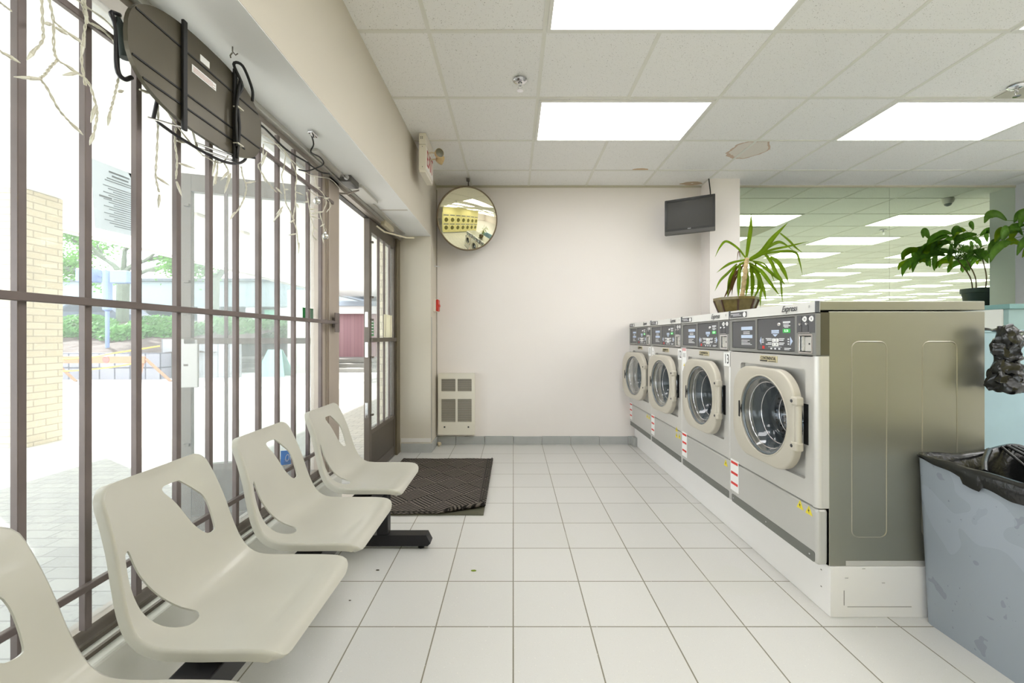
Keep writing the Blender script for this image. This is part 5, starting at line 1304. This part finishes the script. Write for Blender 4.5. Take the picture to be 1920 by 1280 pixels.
def hung_bag():
    t = thing('black_bag', 'knotted black plastic bag hung on the corner of the partition beside the washer', 'plastic bag', (1.937, 1.635, 0.92))
    cx, cy = 1.937, 1.635
    prof = [(0.0005, 0.928), (0.044, 0.932), (0.052, 0.96), (0.046, 1.00), (0.036, 1.035), (0.033, 1.06), (0.037, 1.09), (0.034, 1.12), (0.030, 1.15), (0.022, 1.18), (0.010, 1.19), (0.0005, 1.191)]
    g = bmesh.new(); P = catmull([(r, 0, z) for r, z in prof], 4)
    lathe(g, [(max(p.x, 0.0005), p.z) for p in P], (cx, cy, 0), n=36)
    bmesh.ops.subdivide_edges(g, edges=[e for e in g.edges if e.calc_length() > 0.012], cuts=1)
    crumple(g, 0.016, 30, 4.0, lambda c: 0.5 + 0.5 * min(1, math.hypot(c.x - cx, c.y - cy) / 0.03))
    obj('bag_body', g, BAGM, t, smooth=40)
    g = T(catmull([(1.945, 1.635, 1.07), (1.985, 1.635, 1.115), (2.05, 1.66, 1.145), (2.14, 1.80, 1.165), (2.22, 2.0, 1.182)], 6), [0.020, 0.018, 0.016, 0.014, 0.010, 0.006], 10)
    bmesh.ops.subdivide_edges(g, edges=g.edges[:], cuts=1); crumple(g, 0.004, 40, 1.0)
    obj('bag_handle', g, BAGM, t, smooth=40)
    g = prism(bmesh.new(), [(1.975, 1.02), (2.004, 0.995), (1.985, 0.965), (1.97, 0.945), (1.965, 0.99)], 0.006, lambda u, v, q: Vector((u, 1.625 + q, v)))
    obj('bag_corner', g, BAGM, t)
hung_bag()

# ------------------------------------------------------------------ dryers behind the camera, seen in the round mirror
DRY = M('dryer_enamel_yellow', (228, 220, 160), 0.4)
def dryer(x):
    t = thing('stacked_dryer', None, 'clothes dryer', (x + 0.39, -1.2, 0), 'stacked dryers behind the camera, seen in the round mirror')
    y = -1.2
    obj('cabinet', B(x + 0.004, x + 0.776, y - 0.7, y - 0.02, 0.1, 2.15, 0.01), DRY, t)
    obj('kick_panel', B(x + 0.004, x + 0.776, y - 0.66, y - 0.04, 0.0, 0.1), GREYP, t)
    obj('bulkhead', B(x, x + 0.78, y - 0.3, y - 0.03, 2.15, CEIL), DRY, t)
    for z in (0.62, 1.46):
        d = obj('door', plate(bmesh.new(), rrect(x + 0.39, z, 0.31, 0.33, 0.06), [circ(x + 0.39, z, 0.225, 32)], 0.03, lambda u, v, q: Vector((u, y - 0.02 + q, v))), DRY, t)
        obj('window', L([(0.228, 0.0), (0.22, 0.012), (0.0005, 0.015)], (x + 0.39, y - 0.015, z), 'Y', n=32), M('dryer_window', (112, 108, 64), 0.2), d, smooth=40)
        obj('door_handle', B(x + 0.64, x + 0.66, y + 0.01, y + 0.04, z - 0.08, z + 0.08, 0.006), CHROME, d)
    for z in (1.0, 1.93):
        c_ = obj('coin_panel', B(x + 0.08, x + 0.70, y - 0.022, y - 0.005, z - 0.06, z + 0.06, 0.006), GREYP, t)
        obj('coin_slot', B(x + 0.52, x + 0.62, y - 0.006, y + 0.004, z - 0.03, z + 0.03, 0.003), CHROME, c_)
    return t
d0 = dryer(0.22); d0.location.x = 0.22 + 0.34; d0.scale.x = 0.868
lab = 'pale yellow stacked dryer with two round windows, {} from the left in the round mirror'
nth = ['first', 'second', 'third', 'fourth', 'fifth', 'sixth', 'seventh', 'eighth']
def copy_tree(o, parent=None):
    c = o.copy(); COL.objects.link(c)
    if parent: c.parent = parent
    for ch in o.children: copy_tree(ch, c)
    return c
for k in range(1, 7):
    c = copy_tree(d0); c.location.x += 0.682 * k; c['label'] = lab.format(nth[k])
d0['label'] = lab.format(nth[0])

# ------------------------------------------------------------------ outside: canopy, pavement, brick pier
GRD = brick_mat('pavers_grey', (178, 178, 174), (168, 168, 166), (140, 140, 138), 0.2, 0.1, 0.004, offset=0.5, axes='XY', origin=(-50, -50), rough=0.8, bump=0.4, speck=[(30, 0.62, (150, 150, 148), 0.5)])
struct('ground_pavers', B(-3.9, WX - 0.1, -6, 24, -0.14, -0.02), GRD)
struct('ground_concrete', B(-45, -3.9, -10, 60, -0.16, -0.022), M('concrete_plaza', (232, 230, 226), 0.85, var=0.08, vscale=0.8))
struct('ceiling_canopy', [(B(-6.5, WX - 0.12, -5, 26, 2.70, 2.82), M('canopy_white', (238, 238, 236), 0.7, var=0.02)), (B(-6.56, -6.5, -5, 26, 2.66, 3.2), M('canopy_fascia', (200, 198, 192), 0.6))])
g = bmesh.new()
for y, s in ((6.1, 0.1), (5.2, 0.1)): bx(g, -4.1, -3.95, y, y + 0.15, 2.66, 2.70, 0.01)
struct('trim_14', g, M('canopy_lamp', (210, 200, 190), 0.5))
BRK = brick_mat('brick_cream', (216, 206, 182), (208, 196, 170), (176, 166, 146), 0.24, 0.075, 0.006, offset=0.5, axes='UZ', origin=(-20, -5), rough=0.8, bump=0.5, speck=[(40, 0.66, (236, 226, 196), 0.5)])
tag(obj('brick_pier', B(-6.1, -5.11, 4.35, 4.72, -0.02, 2.695), BRK), 'cream brick pier under the canopy outside, at the left edge of the photo', 'pillar')
struct('wall_facade', B(-1.46, WX - 0.12, 4.45, 12, -0.02, 2.70), BRK)
struct('wall_facade_near', B(WX - 0.16, WX - 0.12, -2.0, 2.44, 2.142, 2.70), WHITE)
struct('wall_side_building', B(-7.3, -6.12, 13.45, 13.6, -0.02, 2.66), M('render_cream', (226, 222, 212), 0.8))

# red boarded shop front and steps beyond the doorway
REDW = brick_mat('boards_red_brown', (152, 118, 120), (144, 108, 112), (118, 88, 92), 0.14, 8.0, 0.004, axes='XZ', origin=(-40, -10), rough=0.7, bump=0.4)
t = thing('red_building', 'red-brown boarded building under a pale fascia, seen through the door gap', 'building', (-4.5, 16.5, 0.3))
obj('wall', B(-8.2, -2.0, 16.4, 20, 0.36, 2.05), REDW, t)
obj('fascia', B(-8.4, -2.0, 16.1, 20, 2.05, 2.34), M('fascia_white', (226, 222, 220), 0.6), t)
obj('roof', B(-8.4, -1.8, 15.9, 20, 2.34, 2.52), M('roof_grey_blue', (150, 158, 168), 0.6), t)
t = thing('terrace_steps', 'broad grey concrete steps before the red and grey shop fronts', 'steps', (-6, 13.5, 0))
for k, (y, z) in enumerate(((13.7, 0.10), (14.3, 0.22), (14.9, 0.36))):
    obj('step', B(-12.2 + 0.2 * k, -2.0, y, 18 - k * 0.2, z - 0.13, z, 0.01), M('step_concrete', (140, 138, 132), 0.8, var=0.08), t)

# planter wall, bank of shrubs, barrier, concrete boards
BLK = brick_mat('block_wall_pale', (150, 150, 158), (140, 140, 150), (84, 84, 94), 0.42, 0.40, 0.02, axes='UZ', origin=(-60, -0.1), rough=0.85, bump=0.6)
tag(obj('planter_wall', B(-19, -9.7, 11.4, 11.8, -0.03, 0.70), BLK), 'pale grey block retaining wall below the shrub bank outside the window', 'retaining wall')
g = bmesh.new(); n = 24
V = [[g.verts.new((-20 + 11.5 * i / n, 11.8 + 5.2 * j / 10, 0.66 + 1.15 * (j / 10) ** 0.9 + random.uniform(-0.05, 0.05))) for i in range(n + 1)] for j in range(11)]
for j in range(10):
    for i in range(n): g.faces.new((V[j][i], V[j][i + 1], V[j + 1][i + 1], V[j + 1][i]))
struct('ground_bank', g, M('mulch_bank', (84, 70, 64), 0.95, var=0.3, vscale=6, bump=0.6, bscale=20))
SHR = thin('shrub_leaf', (100, 146, 82), 0.4, 0.6, 0.3, 3)
def foliage(cx, cy, cz, rx, ry, rz, n, leaf, rnd):
    g = bmesh.new()
    for _ in range(n):
        while True:
            p = Vector((rnd.uniform(-1, 1), rnd.uniform(-1, 1), rnd.uniform(-1, 1)))
            if p.length <= 1 and rnd.random() < 0.25 + 0.75 * p.length: break
        c = Vector((cx + p.x * rx, cy + p.y * ry, cz + p.z * rz)); a = Vector((rnd.gauss(0, 1), rnd.gauss(0, 1), rnd.gauss(0, 1))).normalized(); b_ = a.orthogonal().normalized() * leaf * rnd.uniform(0.6, 1.2); c2 = a * leaf * 0.5
        vs = [g.verts.new(c + b_), g.verts.new(c + c2), g.verts.new(c - b_), g.verts.new(c - c2)]; g.faces.new(vs)
    return g
rnd = random.Random(5)
g = bmesh.new()
for (x, y, r) in [(-17.2, 14.2, 1.0), (-15.6, 13.9, 1.05), (-14.1, 14.3, 0.95), (-12.7, 13.9, 1.0), (-11.3, 14.3, 1.1), (-9.9, 14.6, 1.1), (-10.6, 15.8, 1.2), (-13.4, 15.8, 1.15), (-16.4, 16.0, 1.2), (-8.9, 15.6, 1.0)]:
    f_ = foliage(x, y, 1.17 + (y - 14) * 0.2, r, 0.75, 0.45, 1600, 0.075, rnd); me_ = bpy.data.meshes.new('t'); f_.to_mesh(me_); f_.free(); g.from_mesh(me_); bpy.data.meshes.remove(me_)
tag(obj('shrubs', g, SHR), 'mass of low spreading green shrubs on the bank outside', 'shrubs', kind='stuff')
t = thing('wooden_barrier', 'long wooden barrier with splayed legs and a small red disc, outside by the planter wall', 'barrier', (-9.6, 10.9, 0))
WD = M('barrier_wood', (160, 118, 90), 0.7, var=0.1)
obj('rail', B(-12.6, -9.62, 10.85, 10.90, 0.46, 0.64, 0.004), WD, t)
for x in (-9.72, -12.2):
    obj('leg', T([(x, 10.95, 0.60), (x + 0.02, 10.75, -0.02)], 0.05, 4), WD, t); obj('leg', T([(x + 0.1, 10.9, 0.56), (x + 0.75, 10.9, -0.02)], 0.04, 4), WD, t)
obj('red_disc', L([(0.0005, -0.012), (0.085, -0.012), (0.09, 0)], (-10.62, 10.85, 0.55), 'Y', n=20), M('disc_red', (214, 90, 84), 0.5), t)
tp = T(catmull([(-12.6, 10.8, 0.56), (-11.2, 10.8, 0.60), (-10.4, 10.8, 0.72), (-9.6, 11.3, 0.90)], 6), 0.018, 4); tube(tp, catmull([(-12.6, 10.78, 0.22), (-11, 10.78, 0.30), (-9.9, 10.8, 0.45), (-9.8, 10.8, 0.60)], 6), 0.018, 4)
tag(obj('barrier_tape', tp, M('tape_yellow', (220, 190, 60), 0.5)), 'yellow and white tape strung along the wooden barrier outside', 'barrier tape')
CB = M('concrete_board', (205, 203, 206), 0.8, var=0.08)
g = brick_mat('concrete_boards_pale', (164, 163, 166), (154, 154, 158), (92, 92, 98), 0.32, 6, 0.012, axes='XZ', origin=(-60, -1), rough=0.8, bump=0.5)
tag(obj('board_wall', B(-10.1, -7.9, 11.95, 12.1, -0.02, 1.08), g), 'upright pale concrete board wall outside, right of the wooden barrier', 'wall')
t = thing('sandwich_board', 'pale green A-shaped sandwich board sign on the plaza before the steps', 'sandwich board', (-7.1, 12.4, -0.02))
for d in (-1, 1):
    g = bmesh.new()
    vs = [(-7.3, 12.4 + d * 0.02, 0.77), (-6.9, 12.4 + d * 0.02, 0.77), (-6.66, 12.4 + d * 0.30, -0.02), (-7.54, 12.4 + d * 0.30, -0.02)]
    a = [g.verts.new(Vector(v)) for v in vs]; b2 = [g.verts.new(Vector(v) + Vector((0, 0.025, 0))) for v in vs]
    g.faces.new(a); g.faces.new(b2[::-1])
    for i in range(4): g.faces.new((a[i], b2[i], b2[(i + 1) % 4], a[(i + 1) % 4]))
    bmesh.ops.recalc_face_normals(g, faces=g.faces)
    obj('panel', g, M('board_green', (150, 196, 190), 0.5), t)

# far shop block, cars, signal pole, trees
t = thing('shop_block', 'long low white building with a flat roof across the plaza', 'building', (-20, 26, 0))
obj('upper_wall', B(-46, -9.0, 24, 32, 2.9, 4.35), M('block_white', (150, 162, 164), 0.7), t)
obj('roof_edge', B(-46.2, -8.9, 23.8, 32, 4.35, 4.5), M('roof_edge_grey', (96, 104, 108), 0.6), t)
obj('lower_wall', B(-46, -9.2, 25.5, 32, 0, 2.9), M('shop_grey', (112, 122, 128), 0.6, var=0.1), t)
for x in (-30, -26, -22, -18, -15.2, -13.4, -11.6, -9.8): obj('pillar', B(x - 0.3, x + 0.3, 24.1, 24.6, 0, 2.9), M('pillar_pale', (214, 214, 212), 0.7), t)
obj('shop_sign', B(-14.6, -11.6, 24.4, 24.6, 2.2, 2.75), M('awning_green', (130, 188, 160), 0.6), t)
def car(x, y, z, label):
    t = thing('car', label, 'car', (x, y, z))
    pr = [(-2.1, 0.25), (2.1, 0.25), (2.15, 0.6), (2.0, 0.78), (1.15, 0.86), (0.55, 1.32), (-0.9, 1.36), (-1.6, 0.92), (-2.1, 0.80)]
    obj('body', prism(bmesh.new(), pr, 1.7, lambda u, v, q: Vector((x + u, y + q, z + v))), M('car_paint_dark', (70, 78, 92), 0.3, 0.3), t)
    gl = prism(bmesh.new(), [(1.0, 0.88), (0.5, 1.27), (-0.85, 1.30), (-1.4, 0.92)], 1.72, lambda u, v, q: Vector((x + u, y - 0.01 + q, z + v)))
    obj('windows', gl, M('car_glass', (40, 50, 60), 0.1), t)
    for u in (-1.35, 1.35): obj('wheel', L([(0.0005, -0.02), (0.32, -0.02), (0.33, 0.2), (0.0005, 0.2)], (x + u, y, z + 0.32), 'Y', n=20), RUBBER, t)
car(-18.9, 18.6, 1.36, 'dark blue-grey parked car beyond the shrubs, left of the signal pole')
struct('ground_street', B(-46, -9.2, 17.0, 24, -0.1, 1.36), M('asphalt_pale', (150, 150, 150), 0.9))
t = thing('signal_pole', 'pale blue-grey traffic signal pole with boxed heads outside, before the tree', 'traffic signal', (-11.7, 12.3, 0.7))
SB = M('signal_blue_grey', (116, 134, 172), 0.5)
obj('pole', T([(-12.0, 12.3, 0.7), (-12.0, 12.3, 1.9), (-12.0, 12.3, 1.95), (-12.0, 12.3, 3.1)], [0.05, 0.05, 0.11, 0.11], 14), SB, t)
obj('signal_head', B(-11.75, -11.25, 12.1, 12.4, 2.72, 3.08, 0.03), SB, t); obj('signal_head', B(-12.75, -12.25, 12.1, 12.4, 2.75, 3.15, 0.03), SB, t)
obj('bracket_arm', T([(-12.6, 12.3, 2.95), (-11.4, 12.3, 2.95)], 0.03, 8), SB, t)
def tree(x, y, z, h, label, seed, spread=1.0, vee=False, nleaf=700):
    r = random.Random(seed); t = thing('tree', label, 'tree', (x, y, z), 'street trees outside the window')
    tips = []; BK = M('bark_grey_green', (112, 120, 104), 0.8, var=0.2, vscale=4)
    forks = [Vector((x, y, z)), Vector((x + 0.05, y, z + h * 0.38))]
    obj('trunk', T(catmull(forks + [Vector((x + 0.1, y, z + h * 0.42))], 3), [0.20, 0.16], 10), BK, t)
    g = bmesh.new()
    def grow(p, d, ln, rad, lev):
        q = p + d * ln; m_ = (p + q) / 2 + Vector((r.uniform(-.1, .1), r.uniform(-.1, .1), r.uniform(-.05, .1))) * ln
        tube(g, catmull([p, m_, q], 3), [rad, rad * 0.8, rad * 0.65], 6)
        if lev == 0: tips.append(q); return
        if lev <= 2: tips.append(m_)
        for _ in range(3 if lev > 2 else 2):
            nd = (d + Vector((r.uniform(-.9, .9), r.uniform(-.8, .8), r.uniform(-.35, .35)))).normalized()
            grow(q, nd, ln * r.uniform(0.6, 0.8), rad * 0.6, lev - 1)
    top = forks[1]
    for a in (([-1.0, 0.30], [1.0, 0.30], [-0.7, 0.7], [0.3, 1.1], [0.7, 0.6]) if not vee else ([-0.45, 1.0], [0.5, 1.0])):
        grow(top, Vector((a[0] * spread, r.uniform(-.3, .3), a[1])).normalized(), h * 0.22, 0.11, 4 if not vee else 3)
    obj('branches', g, BK, t)
    f = bmesh.new()
    for k in range(nleaf):
        c = r.choice(tips) + Vector((r.gauss(0, .22), r.gauss(0, .22), r.gauss(0, .18))); a = Vector((r.gauss(0, 1), r.gauss(0, 1), r.gauss(0, 1))).normalized(); b_ = a.orthogonal().normalized() * 0.06
        f.faces.new([f.verts.new(c + b_), f.verts.new(c + a * 0.04), f.verts.new(c - b_), f.verts.new(c - a * 0.04)])
    obj('foliage', f, thin('young_leaf', (108, 158, 78), 0.4, 0.6, 0.2, 3), t)
tree(-15.6, 16.6, 1.5, 5.2, 'broad young tree with sparse leaves outside, behind the signal pole', 11, 1.1, nleaf=9000)
tree(-12.2, 16.9, 1.2, 5.6, 'forked V-shaped tree outside, seen through the open door leaf', 4, 1.0, vee=True, nleaf=2500)

# bits of litter on the tiles
for px, py, rgb, nm, lb_, r_ in ((888, 1070, (120, 140, 50), 'dry_leaf', 'tiny green leaf scrap lying on the floor tiles right of the seats', 0.012), (708, 1069, (60, 52, 40), 'litter_scrap', 'dark crumb on the floor tiles in front of the second seat', 0.008), (656, 1126, (70, 62, 48), 'litter_scrap', 'small dark speck on the floor tile nearest the third seat', 0.005)):
    Yf = 780.0 * CAMZ / (py - 631.8); Xf = (px - 962.3) * Yf / 780.0
    g = bmesh.new(); bmesh.ops.create_icosphere(g, subdivisions=1, radius=r_)
    for v in g.verts: v.co = Vector((Xf + v.co.x * 1.3, Yf + v.co.y * 0.6, max(0.0004, 0.002 + v.co.z * 0.25)))
    tag(obj(nm, g, M('litter_%d' % px, rgb, 0.8)), lb_, 'litter')
